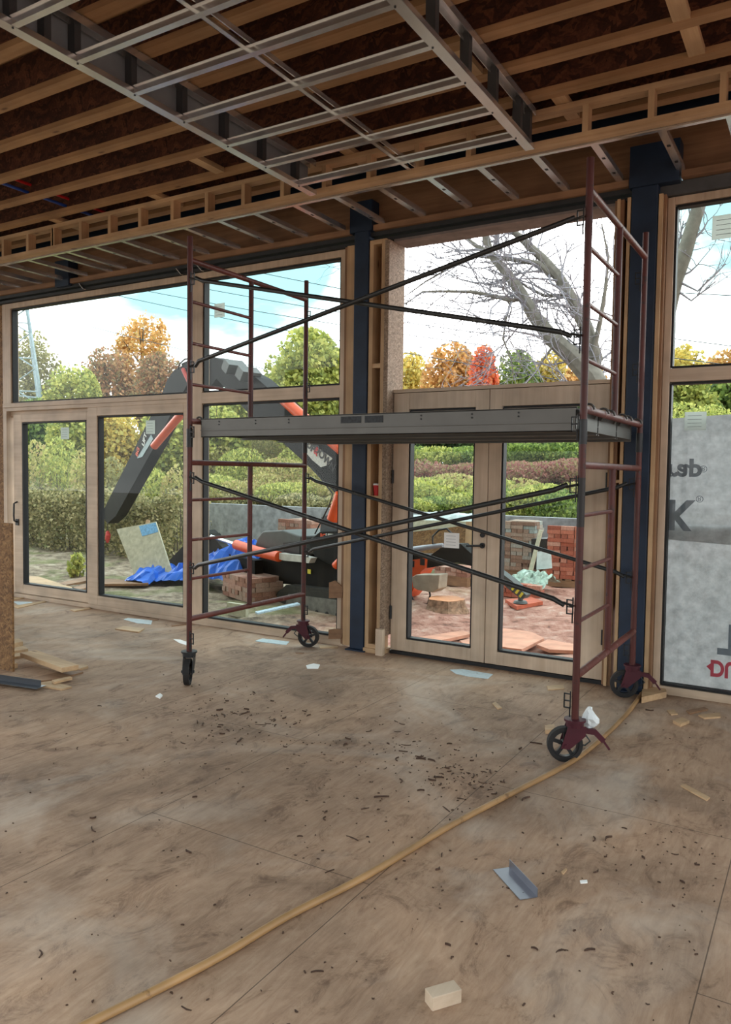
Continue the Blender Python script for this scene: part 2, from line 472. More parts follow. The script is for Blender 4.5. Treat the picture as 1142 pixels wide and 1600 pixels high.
# ================================================================== SETTING: roof deck, joists, walls
struct(MB().box(-13, 4.5, 0.3, 6.45, 4.46, 4.50).build('ceiling', DECKOSB), 'dark strand board roof deck over the joists')['category'] = 'ceiling'  # deck cut short outside the view so open sky brightens the floor

def joist(yc, label):
    t = thing('wooden_joist', label, 'joist', (-4.2, yc, 4.13), 'wooden I-joists overhead')
    MB().box(-12.9, 4.4, yc - 0.045, yc + 0.045, 4.13, 4.168).build('bottom_flange', FLANGE, t)
    MB().box(-12.9, 4.4, yc - 0.006, yc + 0.006, 4.168, 4.42).build('web', WEBOSB, t)
    MB().box(-12.9, 4.4, yc - 0.045, yc + 0.045, 4.42, 4.458).build('top_flange', FLANGE, t)
    return t
JY = [5.04 - 0.4150 * k for k in range(12)]
for k, yc in enumerate(JY):
    joist(yc, '%s wooden I-joist from the window wall' % ORD[k])
joist(5.50, 'wooden I-joist above the blue beam, between ladder frame and window wall')
# flat blocking pieces between the bottom flanges
for k, (x, j, lab) in enumerate([(-0.78, 1, 'short spruce block between joists at upper right, nearest the camera'),
                     (-0.76, 0, 'short spruce block between joists at upper right, nearest the window wall'),
                     (-7.35, 3, 'short spruce block between joists at far left, farthest from the window wall'),
                     (-7.32, 2, 'short spruce block between joists at far left, beside the red and blue pipes'),
                     (-7.30, 1, 'short spruce block between joists at far left, third towards the window wall'),
                     (-1.98, 1, 'short spruce block between joists right of the right metal channel'),
                     (-4.45, 0, 'short spruce block between joists left of the left metal channel')]):
    y1, y0 = JY[j] - 0.045, JY[j + 1] + 0.045
    solo(MB().box(x - 0.045, x + 0.045, y0, y1, 4.132, 4.17), 'joist_block', STUD['y'], lab, 'wood block', group='blocking between the joists')
for k, (x, lab) in enumerate([(-1.62, 'flat spruce block behind the ladder frame at right of the right channel'),
                  (-3.30, 'flat spruce block behind the ladder frame between the metal channels'),
                  (-5.35, 'flat spruce block behind the ladder frame, left of the left channel'), (-6.75, 'flat spruce block behind the ladder frame at far left')]):
    solo(MB().box(x - 0.045, x + 0.045, 5.086, 5.455, 4.132, 4.17), 'joist_block', STUD['y'], lab, 'wood block', group='blocking between the joists')

struct(MB().box(-13, 4.5, -5.0, -4.85, 2.5, 4.46).build('wall_back_sky_block', plain('sky_block_brown', lin(58, 50, 44), 0.85, 0, 0.05, 2)), 'unseen dark brown wall added at the rear to keep sky light off the ceiling')['category'] = 'wall'  # unseen wall added to screen ceiling-level parts from the rear sky
# window wall framing above and beside the openings
rimb = MB().box(-12.9, 4.4, 6.19, 6.23, 3.89, 4.45)
struct(rimb.build('wall_window_side', OLDSTUD['x']), 'brown rim board above the windows')['category'] = 'wall'
struct(MB().box(-12.9, -9.16, 6.19, 6.34, 0.0, 3.89).build('wall_window_side_left', OSBM), 'sheathed wall left of the sliding window')['category'] = 'wall'
struct(MB().box(1.2, 4.4, 6.19, 6.34, 0.0, 3.89).build('wall_window_side_right', OSBM), 'sheathed wall right of the windows')['category'] = 'wall'

# ================================================================== window 1 : sliding door with fixed panes over it
def frame_box(mb, x0, x1, z0, z1, y0=YW, y1=YW + 0.12):
    return mb.box(x0, x1, y0, y1, z0, z1)
GY = YW + 0.062
def pane(parent, x0, x1, z0, z1, name='pane', y=GY, gw=0.016):
    MB().box(x0 - 0.01, x1 + 0.01, y - 0.003, y + 0.003, z0 - 0.01, z1 + 0.01).build(name, GLASS, parent)
    g = MB()
    for (a, b_, c, d) in ((x0 - 0.012, x0 + 0.004, z0, z1), (x1 - 0.004, x1 + 0.012, z0, z1), (x0, x1, z0 - 0.012, z0 + 0.004), (x0, x1, z1 - 0.004, z1 + 0.012)):
        g.box(a, b_, y - 0.045, y + 0.03, c, d)
    g.build('glazing_gasket', GASKET, parent)

W1 = thing('window_1', 'tall timber window wall with sliding door panel left of the blue column', 'window', (-6.5, YW, 0), kind='structure')
X0, XA, XB, XC, XD = -9.13, -8.98, -5.93, -5.76, -3.99     # outer left, pane left, mullion, pane right
f = MB()
frame_box(f, X0, -3.92, 3.665, 3.73)
frame_box(f, X0, -8.965, 2.42, 3.665); frame_box(f, -5.93, -5.72, 0.0, 3.665); frame_box(f, -3.985, -3.92, 0.0, 3.665)
f.build('outer_frame', PINE['z'], W1, bevel=0.004)
MB().box(X0, -5.93, YW - 0.006, YW + 0.12, 2.42, 2.475).box(X0, -5.93, YW - 0.002, YW + 0.12, 2.375, 2.418).box(X0, -7.36, YW + 0.06, YW + 0.118, 2.31, 2.43).build('transom', PINE['x'], W1, bevel=0.003)
MB().box(-5.72, -3.985, YW, YW + 0.12, 2.36, 2.475).build('transom', PINE['x'], W1, bevel=0.003)
MB().box(X0, -3.92, YW - 0.005, YW + 0.13, 0.0, 0.045).build('sill', PINE['x'], W1)
MB().box(-5.72, -3.985, YW, YW + 0.12, 0.045, 0.075).build('bottom_rail', PINE['x'], W1)
pane(W1, -8.945, -5.945, 2.49, 3.65); pane(W1, -5.705, -4.0, 2.49, 3.65); pane(W1, -5.705, -4.0, 0.09, 2.345)
# fixed lower panel (right) and sliding panel (left, set back one track)
f = MB(); f.box(-7.52, -7.36, YW + 0.002, YW + 0.11, 0.045, 2.375).box(-5.985, -5.93, YW + 0.002, YW + 0.11, 0.045, 2.375)
f.box(-7.36, -5.985, YW + 0.002, YW + 0.11, 2.275, 2.375).box(-7.36, -5.985, YW + 0.002, YW + 0.11, 0.045, 0.155)
fp = f.build('fixed_panel', PINE['x'], W1, bevel=0.003)
pane(fp, -7.345, -6.0, 0.17, 2.26)
f = MB(); f.box(X0, X0 + 0.07, YW, YW + 0.12, 0.045, 2.375)
f.build('jamb', PINE['z'], W1)
S = YW + 0.035
f = MB(); f.box(X0 + 0.16, -8.80, S, S + 0.06, 0.05, 2.33).box(-7.58, -7.50, S, S + 0.06, 0.05, 2.33)
f.box(-8.80, -7.58, S, S + 0.06, 2.235, 2.33).box(-8.80, -7.58, S, S + 0.06, 0.05, 0.165)
sp_ = f.build('sliding_panel', PINE['x'], W1, bevel=0.003)
pane(sp_, -8.785, -7.595, 0.18, 2.22, y=S + 0.045)
h = MB().tube([(-8.90, S - 0.004, 1.22), (-8.90, S - 0.05, 1.20), (-8.90, S - 0.055, 1.05), (-8.90, S - 0.05, 0.98), (-8.90, S - 0.004, 0.96)], 0.011, 8)
h.build('pull_handle', DARKM, sp_, label='dark metal pull handle', smooth=True)
MB().box(-8.93, -8.87, S - 0.012, S, 0.92, 1.0).build('lock_plate', DARKM, sp_)

# ================================================================== door 1 : pair of glazed timber doors
D1 = thing('door_1', 'pair of glazed timber french doors between the two blue columns', 'door', (-2.45, YW, 0), kind='structure')
DX0, DXM, DX1 = -3.405, -2.478, -1.475
MB().box(DX0, DX1, YW, YW + 0.12, 2.375, 2.405).build('head', PINE['x'], D1)
MB().box(DX0, DX1, YW, YW + 0.12, 0.0, 0.03).build('threshold', BLACKM, D1)
for (a, b_, ga, gb) in ((DX0 + 0.004, DXM - 0.003, -3.245, -2.605), (DXM + 0.003, DX1 - 0.004, -2.365, -1.70)):
    f = MB()
    f.box(a, ga, YW + 0.005, YW + 0.085, 0.035, 2.37).box(gb, b_, YW + 0.005, YW + 0.085, 0.035, 2.37)
    f.box(ga, gb, YW + 0.005, YW + 0.085, 2.225, 2.37).box(ga, gb, YW + 0.005, YW + 0.085, 0.035, 0.145)
    lf = f.build('door_leaf', PINE['z'], D1, bevel=0.003)
    pane(lf, ga + 0.012, gb - 0.012, 0.158, 2.212)
    if a < -3:
        MB().tube([(-2.515, YW + 0.004, 1.045), (-2.515, YW - 0.045, 1.045), (-2.53, YW - 0.05, 1.045), (-2.64, YW - 0.05, 1.04)], 0.0095, 8).build('lever_handle', BLACKM, lf, label='black lever handle', smooth=True)
        MB().tube([(-2.515, YW + 0.005, 1.045), (-2.515, YW - 0.008, 1.045)], 0.024, 14).tube([(-2.515, YW + 0.005, 1.135), (-2.515, YW - 0.01, 1.135)], 0.021, 14).build('lock_rose', BLACKM, lf)
    for z in (0.38, 1.62, 2.05):
        hx = a + 0.006 if a < -3 else b_ - 0.006
        MB().tube([(hx, YW - 0.006, z - 0.06), (hx, YW - 0.006, z + 0.06)], 0.011, 8).build('hinge', DARKM, lf)

# ================================================================== window 2 : right hand window with house wrap behind
W2 = thing('window_2', 'timber framed window at right with translucent wrap behind its lower pane', 'window', (-0.2, YW, 0), kind='structure')
RX0, RX1 = -1.10, 0.95
f = MB()
f.box(RX0, RX0 + 0.05, YW, YW + 0.12, 0.0, 3.72).box(RX1, RX1 + 0.06, YW, YW + 0.12, 0, 3.72)
f.box(RX0 + 0.05, RX1, YW, YW + 0.12, 3.665, 3.72)
f.build('outer_frame', PINE['z'], W2, bevel=0.003)
MB().box(RX0 + 0.05, RX1, YW, YW + 0.12, 2.36, 2.46).build('transom', PINE['x'], W2, bevel=0.003)
MB().box(RX0 + 0.05, RX1, YW, YW + 0.12, 0.0, 0.062).build('bottom_rail', PINE['x'], W2, bevel=0.003)
pane(W2, RX0 + 0.062, RX1 - 0.012, 2.475, 3.65); pane(W2, RX0 + 0.062, RX1 - 0.012, 0.075, 2.347)

# dark trim running over the window heads
TRIM = plain('black_membrane', lin(44, 47, 50), 0.6)
struct(MB().box(-12.9, -1.33, YW - 0.03, YW + 0.1, 3.735, 3.765).box(-12.9, -1.33, YW - 0.05, YW + 0.1, 3.785, 3.822).build('trim_1', TRIM), 'dark steel strips above the window heads')['category'] = 'trim'
struct(MB().box(-1.152, 1.2, YW - 0.03, YW + 0.1, 3.725, 3.82).build('trim_2', plain('grey_strip', lin(74, 76, 78), 0.55)), 'grey strip above the right window')['category'] = 'trim'
struct(MB().box(DX0 - 0.0, DX1, 6.12, 6.36, 3.715, 3.735).build('trim_3', plain('grey_soffit_board', lin(122, 114, 110), 0.8)), 'pale grey board under the header over the french doors')['category'] = 'trim'
for x, y, lab in ((128, 447, 'small bright metal clip on the dark strip above the sliding panel'), (280, 424, 'small bright metal clip beside the left front scaffold post'), (312, 418, 'small bright metal clip just right of the left scaffold post')):
    p = ony(x, y, YW - 0.055)
    solo(MB().beam(p + Vector((-0.03, 0, 0.03)), p + Vector((0.04, 0, -0.04)), 0.008, 0.04, (0, 1, 0)), 'metal_clip', GALV, lab, 'clip', group='clips over the windows')

# ================================================================== steel columns, beam and framing round them
def column(x0, x1, y0, y1, ztop, label):
    t = thing('steel_column', label, 'column', ((x0 + x1) / 2, (y0 + y1) / 2, 0))
    MB().box(x0, x1, y0, y1, 0.012, ztop).build('shaft', NAVY, t, bevel=0.008)
    MB().box(x0 - 0.03, x1 + 0.03, y0 - 0.03, y1 + 0.02, 0, 0.012).build('base_plate', NAVY, t)
    return t
ca = column(-3.785, -3.635, 6.06, 6.17, 4.1, 'navy blue steel column between sliding window and french doors')
MB().box(-3.83, -3.60, 6.05, 6.18, 3.83, 4.1).build('cap_plate', NAVY, ca)
cb = column(-1.345, -1.155, 6.06, 6.17, 4.1, 'navy blue steel column right of the french doors')
MB().box(-1.36, -1.01, 6.035, 6.18, 3.80, 4.1).build('cap_plate', NAVY, cb)
cc_ = column(-9.0, -8.85, 6.05, 6.145, 4.1, 'short navy steel post seen above the window head at far left') if False else None
pb = MB().box(-7.96, -7.72, 6.05, 6.185, 3.80, 4.1)
solo(pb, 'steel_bracket', NAVY, 'navy steel bracket above the window head at far left', 'bracket')
bt = thing('steel_beam', 'navy blue steel beam running above the short studs', 'beam', (-4, 5.72, 4.1))
MB().box(-12.8, 4.3, 5.64, 5.80, 4.10, 4.115).build('lower_flange', NAVY, bt)
MB().box(-12.8, 4.3, 5.715, 5.725, 4.115, 4.32).build('web', NAVY, bt)
MB().box(-12.8, 4.3, 5.64, 5.80, 4.32, 4.335).build('upper_flange', NAVY, bt)
pk = MB().box(-12.8, 4.3, 6.0, 6.05, 4.20, 4.235)
solo(pk, 'steel_angle', NAVY, 'thin navy steel angle along the rim board above the windows', 'steel angle')

def stud(x0, x1, y0, y1, z0, z1, lab, mat=None, name='wall_stud', group='framing round the columns'):
    return tag(solo(MB().box(x0, x1, y0, y1, z0, z1), name, mat or STUD['z'], lab, 'stud', group=group), lab)
stud(-3.875, -3.795, 6.085, 6.19, 0.03, 3.73, 'spruce stud along the left edge of the left blue column')
stud(-3.915, -3.88, 6.11, 6.21, 0.03, 3.73, 'dark spruce stud against the frame of the sliding window', OLDSTUD['z'])
stud(-3.625, -3.585, 6.07, 6.21, 0.04, 3.74, 'spruce stud along the right edge of the left blue column')
stud(-3.50, -3.455, 6.07, 6.21, 0.04, 3.74, 'spruce stud closing the cavity right of the left column')
stud(-3.455, -3.412, 6.05, 6.34, 0.17, 3.72, 'pale laminated jamb post left of the french doors', LVL)
stud(-3.585, -3.50, 6.07, 6.21, 3.70, 3.74, 'short top block in the stud cavity right of the left column', STUD['x'])
stud(-3.585, -3.50, 6.07, 6.21, 0.04, 0.08, 'short bottom block in the stud cavity right of the left column', STUD['x'])
stud(-3.63, -3.42, 6.05, 6.24, 0.0, 0.04, 'bottom plate under the stud cavity right of the left column', STUD['x'])
for z, lab in ((1.405, 'short shelf block in the stud cavity holding the red cup'), (2.60, 'short block higher up in the stud cavity above the red cup')):
    stud(-3.585, -3.50, 6.075, 6.21, z, z + 0.04, lab, STUD['x'])
solo(MB().box(-3.585, -3.50, 6.20, 6.215, 0.04, 3.74), 'sheathing_strip', OLDSTUD['z'], 'brown backing board inside the stud cavity right of the left column', 'board')
solo(MB().box(-3.47, -3.40, 6.0, 6.05, 0.0, 0.24), 'jamb_block', PINE['z'], 'short pale block at the foot of the french door jamb', 'wood block')
# packed studs between the french doors and the right column
for k, (x0, x1, y0, lab, mt) in enumerate([(-1.470, -1.45, 6.09, 'narrow dark stud against the right french door frame', OLDSTUD['z']),
        (-1.448, -1.425, 6.06, 'second spruce stud right of the french doors', STUD['z']),
        (-1.423, -1.40, 6.085, 'third stud right of the french doors, set back', OLDSTUD['z'])]):
    stud(x0, x1, y0, 6.32, 0.02, 3.74, lab, mt)
RB = plain('red_brown_board', lin(120, 62, 44), 0.7, 0, 0.15)
solo(MB().box(-1.40, -1.345, 6.20, 6.22, 0.62, 3.74), 'sheathing_strip', RB, 'red brown backing board beside the right blue column', 'board')
stud(-1.373, -1.349, 6.06, 6.20, 0.02, 3.74, 'spruce stud along the left edge of the right blue column')
stud(-1.400, -1.373, 6.075, 6.20, 1.60, 1.625, 'short nogging left of the right blue column', STUD['x'])
stud(-1.148, -1.12, 6.06, 6.20, 0.02, 3.73, 'spruce stud along the right edge of the right blue column')
stud(-1.118, -1.102, 6.09, 6.20, 0.02, 3.73, 'thin dark stud against the right window frame', OLDSTUD['z'])
for zz, lab in ((0.46, 'brown angled offcut nailed low on the window frame left of the left column'), (0.07, 'small brown offcut at the foot of the window frame left of the left column')):
    p = MB().prism([(-4.02, 6.06, zz), (-3.90, 6.10, zz + 0.01), (-3.885, 6.11, zz + 0.10), (-3.97, 6.08, zz + 0.17 if zz > 0.2 else zz + 0.1), (-4.02, 6.06, zz + 0.15 if zz > 0.2 else zz + 0.09)], (0, 0.02, 0))
    solo(p, 'nailed_offcut', OLDSTUD['x'], lab, 'offcut')
# red cup on the shelf block
cup = thing('drinking_cup', 'red drinking cup with white lid on the shelf in the stud cavity', 'cup', (-3.542, 6.115, 1.445))
MB().tube([(-3.542, 6.115, 1.445), (-3.542, 6.115, 1.54)], [0.028, 0.036], 18).build('cup_body', plain('red_card', lin(190, 36, 38), 0.5), cup, smooth=True)
MB().tube([(-3.542, 6.115, 1.54), (-3.542, 6.115, 1.555)], [0.038, 0.034], 18).build('lid', WHITE, cup, smooth=True)

# wall plate above the windows, broken by the columns
for (a, b_, lab) in ((-12.8, -7.97, 'spruce ledger strip on the window wall, far left length'), (-7.71, -3.84, 'spruce ledger strip on the window wall above the sliding window'),
                     (-3.59, -1.37, 'spruce ledger strip on the window wall above the french doors'), (-1.0, 4.3, 'spruce ledger strip on the window wall above the right window')):
    solo(MB().box(a, b_, 6.065, 6.185, 3.825, 3.875), 'ledger_strip', OLDSTUD['x'], lab, 'ledger')

# ================================================================== ladder frame hung under the joists
LF = thing('ladder_frame', 'long spruce ladder frame hanging below the joists parallel to the windows', 'timber frame', (-4, 5.24, 3.88))
MB().box(-12.8, 4.3, 5.19, 5.28, 3.880, 3.918).build('bottom_chord', STUD['x'], LF)
MB().box(-12.8, 4.3, 5.19, 5.28, 4.09, 4.128).build('top_chord', STUD['x'], LF)
for x in [-12.3 + 0.4155 * k for k in range(40)] + [-6.87]:
    xx = -0.635 + 0.4145 * round((x + 0.635) / 0.4145) if x != -6.87 else x
    if -9.0 < xx < 3.0:
        MB().box(xx - 0.019, xx + 0.019, 5.19, 5.28, 3.918, 4.09).build('upright', STUD['z'], LF)
solo(MB().box(-12.8, 4.3, 5.285, 5.32, 3.868, 3.91), 'metal_track', GALV, 'long bright metal track along the back of the ladder frame', 'metal track')

# short metal studs from the ladder frame to the window wall
SX = [-7.87, -7.46, -7.05, -6.82, -6.42, -6.02, -5.60, -5.19, -4.77, -4.36, -3.94, -3.53, -3.12, -2.69, -2.28, -1.87, -1.46, -1.03, -0.63]
SX = [-9.1, -8.69, -8.28] + SX
def channel(mb, p0, p1, w, h, t=0.003, open_up=True):
    """U channel: flat web at the bottom, two flanges up"""
    p0, p1 = Vector(p0), Vector(p1); d = (p1 - p0).normalized(); s = d.cross(Vector((0, 0, 1))).normalized()
    z = Vector((0, 0, 1))
    mb.beam(p0, p1, w, t)
    for k in (-1, 1):
        q = s * (k * (w / 2 - t / 2)) + z * (h / 2)
        mb.beam(p0 + q, p1 + q, t, h)
    return mb
for k, x in enumerate(reversed(SX)):
    c = thing('metal_stud', '%s short galvanised stud from the right, between ladder frame and window wall' % (ORD[k] if k < 20 else ORD[k - 20] + ' beyond the twentieth'),
              'metal stud', (x + 0.025, 5.3, 3.874), 'short metal studs by the window wall')
    channel(MB(), (x + 0.025, 5.30, 3.874), (x + 0.025, 6.075, 3.874), 0.05, 0.04).build('channel', GALV, c)
    zh = MB()
    for yy in (5.56, 5.86):
        zh.box(x + 0.014, x + 0.036, yy, yy + 0.035, 3.8715, 3.8722)
    zh.build('knockout_hole', BLACKM, c)
if True:
    pass

# ================================================================== metal bulkhead frames and furring
FY = [2.511 - 0.4115 * k for k in (2, 1)] + [2.511, 2.904, 3.31, 3.718, 4.137, 4.553, 4.965]
def bulkhead(xl, xr, label, posts, sheet, ytop0, side):
    t = thing('metal_bulkhead', label, 'metal framing', ((xl + xr) / 2, 3.4, 3.865))
    xm = (xl + xr) / 2
    channel(MB(), (xm, 0.6, 3.872), (xm, 5.19, 3.872), xr - xl, 0.032).build('bottom_track', GALV, t)
    top = MB()
    xt = xm + 0.02 * side
    top.box(xt - 0.03, xt + 0.03, 0.6, 5.15, 4.118, 4.122).box(xt - 0.03, xt - 0.027, 0.6, 5.15, 4.075, 4.12).box(xt + 0.027, xt + 0.03, 0.6, 5.15, 4.075, 4.12)
    top.build('top_track', GALV, t)
    for yy in posts:
        MB().box(xm - 0.028, xm + 0.028, yy - 0.003, yy, 3.875, 4.118).box(xm - 0.028, xm - 0.025, yy, yy + 0.04, 3.875, 4.118).box(xm + 0.025, xm + 0.028, yy, yy + 0.04, 3.875, 4.118).build('post', metal('dark_post_steel', lin(96, 98, 100), 0.55), t)  # posts in a darker grey steel than the tracks
    xs_ = xr - 0.012 if sheet else xl + 0.012
    for yy in FY:
        MB().tube([(xs_, yy, 3.867), (xs_, yy, 3.8705)], 0.006, 8).build('screw', BLACKM, t)
    if sheet:
        MB().box(xl + 0.001, xl + 0.004, 0.6, 5.15, 3.905, 4.118).build('side_sheet', GALVD, t)
    return t
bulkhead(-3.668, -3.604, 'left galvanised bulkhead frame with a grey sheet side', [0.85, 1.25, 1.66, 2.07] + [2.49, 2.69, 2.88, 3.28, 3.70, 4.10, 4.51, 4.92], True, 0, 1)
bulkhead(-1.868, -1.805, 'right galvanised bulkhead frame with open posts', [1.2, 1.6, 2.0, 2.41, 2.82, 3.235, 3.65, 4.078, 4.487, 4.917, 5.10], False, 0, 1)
def hat(mb, x0, x1, y, z):
    """hat furring channel seen from below: flat bright face, sloped sides, two lips"""
    w, wt, hgt, lip = 0.019, 0.021, 0.036, 0.012
    prof = [(-wt - lip, hgt), (-wt, hgt), (-w, 0), (w, 0), (wt, hgt), (wt + lip, hgt)]
    vs = [(x, y + a, z + c) for x in (x0, x1) for a, c in prof]; n_ = len(prof)
    vs2 = [(x, y + a, z + c + 0.0015) for x in (x0, x1) for a, c in prof]
    mb.add(vs + vs2, [(i, i + 1, n_ + i + 1, n_ + i) for i in range(n_ - 1)] + [(2 * n_ + i, 3 * n_ + i, 3 * n_ + i + 1, 2 * n_ + i + 1) for i in range(n_ - 1)])
    return mb
for k, y in enumerate(reversed(FY)):
    t = thing('furring_channel', '%s galvanised furring channel from the ladder frame' % ORD[k], 'furring channel', (-2.73, y, 3.872), 'furring between the metal bulkheads')
    hat(MB(), -3.603, -1.869, y, 3.872).build('channel', GALV, t)
cr = MB(); cr.box(-2.775, -2.772, 0.6, 5.185, 3.905, 3.945).box(-2.775, -2.745, 0.6, 5.185, 3.905, 3.908).box(-2.715, -2.712, 0.6, 5.185, 3.915, 3.945).box(-2.72, -2.715, 0.6, 5.185, 3.915, 3.918)
solo(cr, 'carrying_channel', GALV, 'narrow galvanised carrying channel crossing over the furring channels', 'metal channel')
pc = MB()
# red and blue pipes through the joists at far left
for (x, y, c, lab) in ((14, 280, lin(188, 40, 40), 'red plastic pipe running through the joist webs at far left'), (10, 292, lin(36, 70, 150), 'blue plastic pipe running through the joist webs at far left')):
    p = ony(x, y, 4.4)
    solo(MB().tube([(p.x, 0.5, p.z + 0.02), (p.x, 5.6, p.z + 0.02)], 0.014, 10), 'water_pipe', plain('pipe_' + lab[:3], c, 0.4), lab, 'pipe', smooth=True)
wr = MB().tube([(-4.0, 5.6, 4.0), (-3.7, 5.65, 4.02), (-3.3, 5.6, 4.0), (-2.9, 5.62, 4.03), (-2.3, 5.6, 4.02), (-1.6, 5.62, 4.05)], 0.007, 8)
solo(wr, 'electric_cable', plain('cable_white', lin(190, 186, 176), 0.5), 'pale electric cable looping under the blue beam above the french doors', 'cable', smooth=True)

# ================================================================== SCAFFOLD
XL, XR, YF, YB, YM = -4.215, -1.205, 4.40, 5.92, 5.125
SCAF = thing('scaffold_tower', 'red and black rolling scaffold tower in front of the windows', 'scaffold', ((XL + XR) / 2, (YF + YB) / 2, 0))
def lockbit(x, y, z, s):
    mb = MB(); dx = s
    mb.box(x + dx * 0.022, x + dx * 0.028, y - 0.022, y - 0.014, z - 0.05, z + 0.05).box(x + dx * 0.028, x + dx * 0.062, y - 0.022, y - 0.014, z + 0.030, z + 0.037)
    mb.box(x + dx * 0.028, x + dx * 0.062, y - 0.022, y - 0.014, z - 0.01, z - 0.003).box(x + dx * 0.056, x + dx * 0.063, y - 0.022, y - 0.014, z - 0.05, z + 0.037)
    mb.box(x + dx * 0.024, x + dx * 0.030, y - 0.022, y - 0.012, z - 0.10, z - 0.04).box(x + dx * 0.03, x + dx * 0.062, y - 0.022, y - 0.014, z - 0.05, z - 0.043)
    return mb
def end_frame(x, zb, zt, rungs, top, low, s):
    """one welded end frame; posts, arms and inner post are its mesh, rungs and locks its sub-parts"""
    fr = bpy.data.objects.new('end_frame', None); COL.objects.link(fr); fr.parent = SCAF
    for yy in (YF, YB):
        MB().tube([(x, yy, zb), (x, yy, zt)], 0.0215, 12).build('post', RED, fr, smooth=True)
    a = MB().tube([(x, YF, top), (x, YB - 0.0, top)], 0.021, 12)
    a.build('top_arm', REDL, fr, smooth=True)
    a = MB().tube([(x, YF, low), (x, YB, low)], 0.0225, 12)
    a.build('bottom_bar', REDL, fr, smooth=True)
    MB().tube([(x, YM, low), (x, YM, top)], 0.0215, 12).build('inner_post', RED, fr, smooth=True)
    for z in rungs:
        MB().tube([(x, YF, z), (x, YM, z)], 0.0125, 10).build('rung', REDL, fr, smooth=True)
    return fr
frames = {}
for x, s in ((XL, 1), (XR, -1)):
    fl = end_frame(x, 0.22, 1.90, (0.813, 1.115, 1.424), 1.712, 0.50, s)
    fu = end_frame(x, 1.905, 3.42, (2.31, 2.622, 2.936), 3.245, 2.03, s)
    for yy in (YF, YB): MB().tube([(x, yy, 1.83), (x, yy, 1.97)], 0.0245, 12).build('coupling_sleeve', DARKM, fl, smooth=True)
    for fr, zs in ((fl, (0.905, 1.60)), (fu, (2.44, 3.10))):
        for y in (YF, YB):
            for z in zs:
                lockbit(x, y, z, s).build('brace_lock', BLACKM, fr)
    lockbit(x, YF, 1.95, s).build('pin_lock', BLACKM, fl); lockbit(x, YF, 0.36, s).build('pin_lock', BLACKM, fl); lockbit(x, YB, 0.36, s).build('pin_lock', DARKM, fl)
# black tape on the right front post
MB().tube([(XR, YF, 1.36), (XR, YF, 1.64)], 0.0225, 12).build('black_wrap', worn('taped_black', lin(26, 26, 28), lin(90, 90, 88), 0.62, 30), SCAF, label='black worn wrap on the right front post', smooth=True)
BRACE = worn('dark_brace_paint', lin(38, 40, 40), lin(84, 84, 82), 0.6, 20, 0.4)
def brace(y, za, zb, off):
    yy = y - 0.018
    mb = MB().tube([(XL + 0.075, yy, za), (XL + 0.14, yy - off, za + (zb - za) * 0.045), (XR - 0.14, yy - off, zb - (zb - za) * 0.045), (XR - 0.075, yy, zb)], [0.014, 0.0155, 0.0155, 0.014], 10)
    mb.tube([(XL + 0.02, yy, za), (XL + 0.08, yy, za + (zb - za) * 0.02)], 0.013, 8, 0.6).tube([(XR - 0.08, yy, zb - (zb - za) * 0.02), (XR - 0.02, yy, zb)], 0.013, 8, 0.6)
    mb.build('cross_brace', BRACE, SCAF, smooth=True)
for y in (YF, YB):
    brace(y, 1.60, 0.905, 0.0); brace(y, 0.905, 1.60, 0.034)
brace(YF, 3.10, 2.44, 0.0); brace(YF, 2.44, 3.10, 0.034)
# casters
def caster(x, y, rot, red, lever):
    M = Matrix.Translation((x, y, 0)) @ Matrix.Rotation(rot, 4, 'Z')
    T = lambda mb: [setattr(mb, 'v', [M @ v for v in mb.v]), mb][1]
    R, off = 0.101, -0.055
    fk = MB()
    fk.tube([(0, 0, 0.205), (0, 0, 0.245)], [0.05, 0.052], 18).ring((0, 0, 0.244), (0, 0, 1), 0.022, 0.062, 0.012)
    for sgn in (-1, 1):
        fk.prism([(off - 0.028, sgn * 0.034, 0.085), (off + 0.02, sgn * 0.034, 0.080), (0.055, sgn * 0.034, 0.16), (0.058, sgn * 0.034, 0.215), (-0.045, sgn * 0.034, 0.215)], (0, sgn * 0.006, 0))
    fk.tube([(off, -0.05, R), (off, 0.05, R)], 0.011, 10)
    c = T(fk).build('caster', MAROON if red else DARKM, SCAF)
    T(MB().tube([(0, 0, 0.24), (0, 0, 0.36)], 0.018, 12)).build('stem', DARKM, c, smooth=True)
    wh = T(MB().ring((off, 0, R), (0, 1, 0), 0.079, R, 0.042, 32)).build('tyre', RUBBER, c)
    w = MB().ring((off, 0, R), (0, 1, 0), 0.070, 0.080, 0.03, 32)
    w.tube([(off, -0.022, R), (off, 0.022, R)], 0.024, 14)
    for k in range(5):
        t = 2 * math.pi * k / 5 + 0.3
        w.beam((off + 0.02 * math.cos(t), 0, R + 0.02 * math.sin(t)), (off + 0.075 * math.cos(t), 0, R + 0.075 * math.sin(t)), 0.02, 0.018, (0, 1, 0))
    T(w).build('wheel_spokes', BLACKM, c)
    if lever:
        lv = MB().beam((0.04, 0, 0.185), (0.12, 0, 0.175), 0.03, 0.03).beam((0.11, 0, 0.18), (0.165, 0, 0.125), 0.026, 0.03).beam((0.16, 0, 0.13), (0.20, 0, 0.075), 0.02, 0.012)
        T(lv).build('brake_lever', MAROON, c)
        T(MB().tube([(0.06, 0, 0.16), (0.09, 0, 0.12), (0.06, 0, 0.095), (0.03, 0, 0.1)], 0.005, 6)).build('brake_wire', DARKM, c)
def face(rx, ry): return math.atan2(ry, rx)
caster(XR, YF, math.radians(28), True, True)
caster(XR, YB, math.radians(18), True, True)
caster(XL, YB, math.radians(196), True, True)
caster(XL, YF, math.radians(124), False, False)
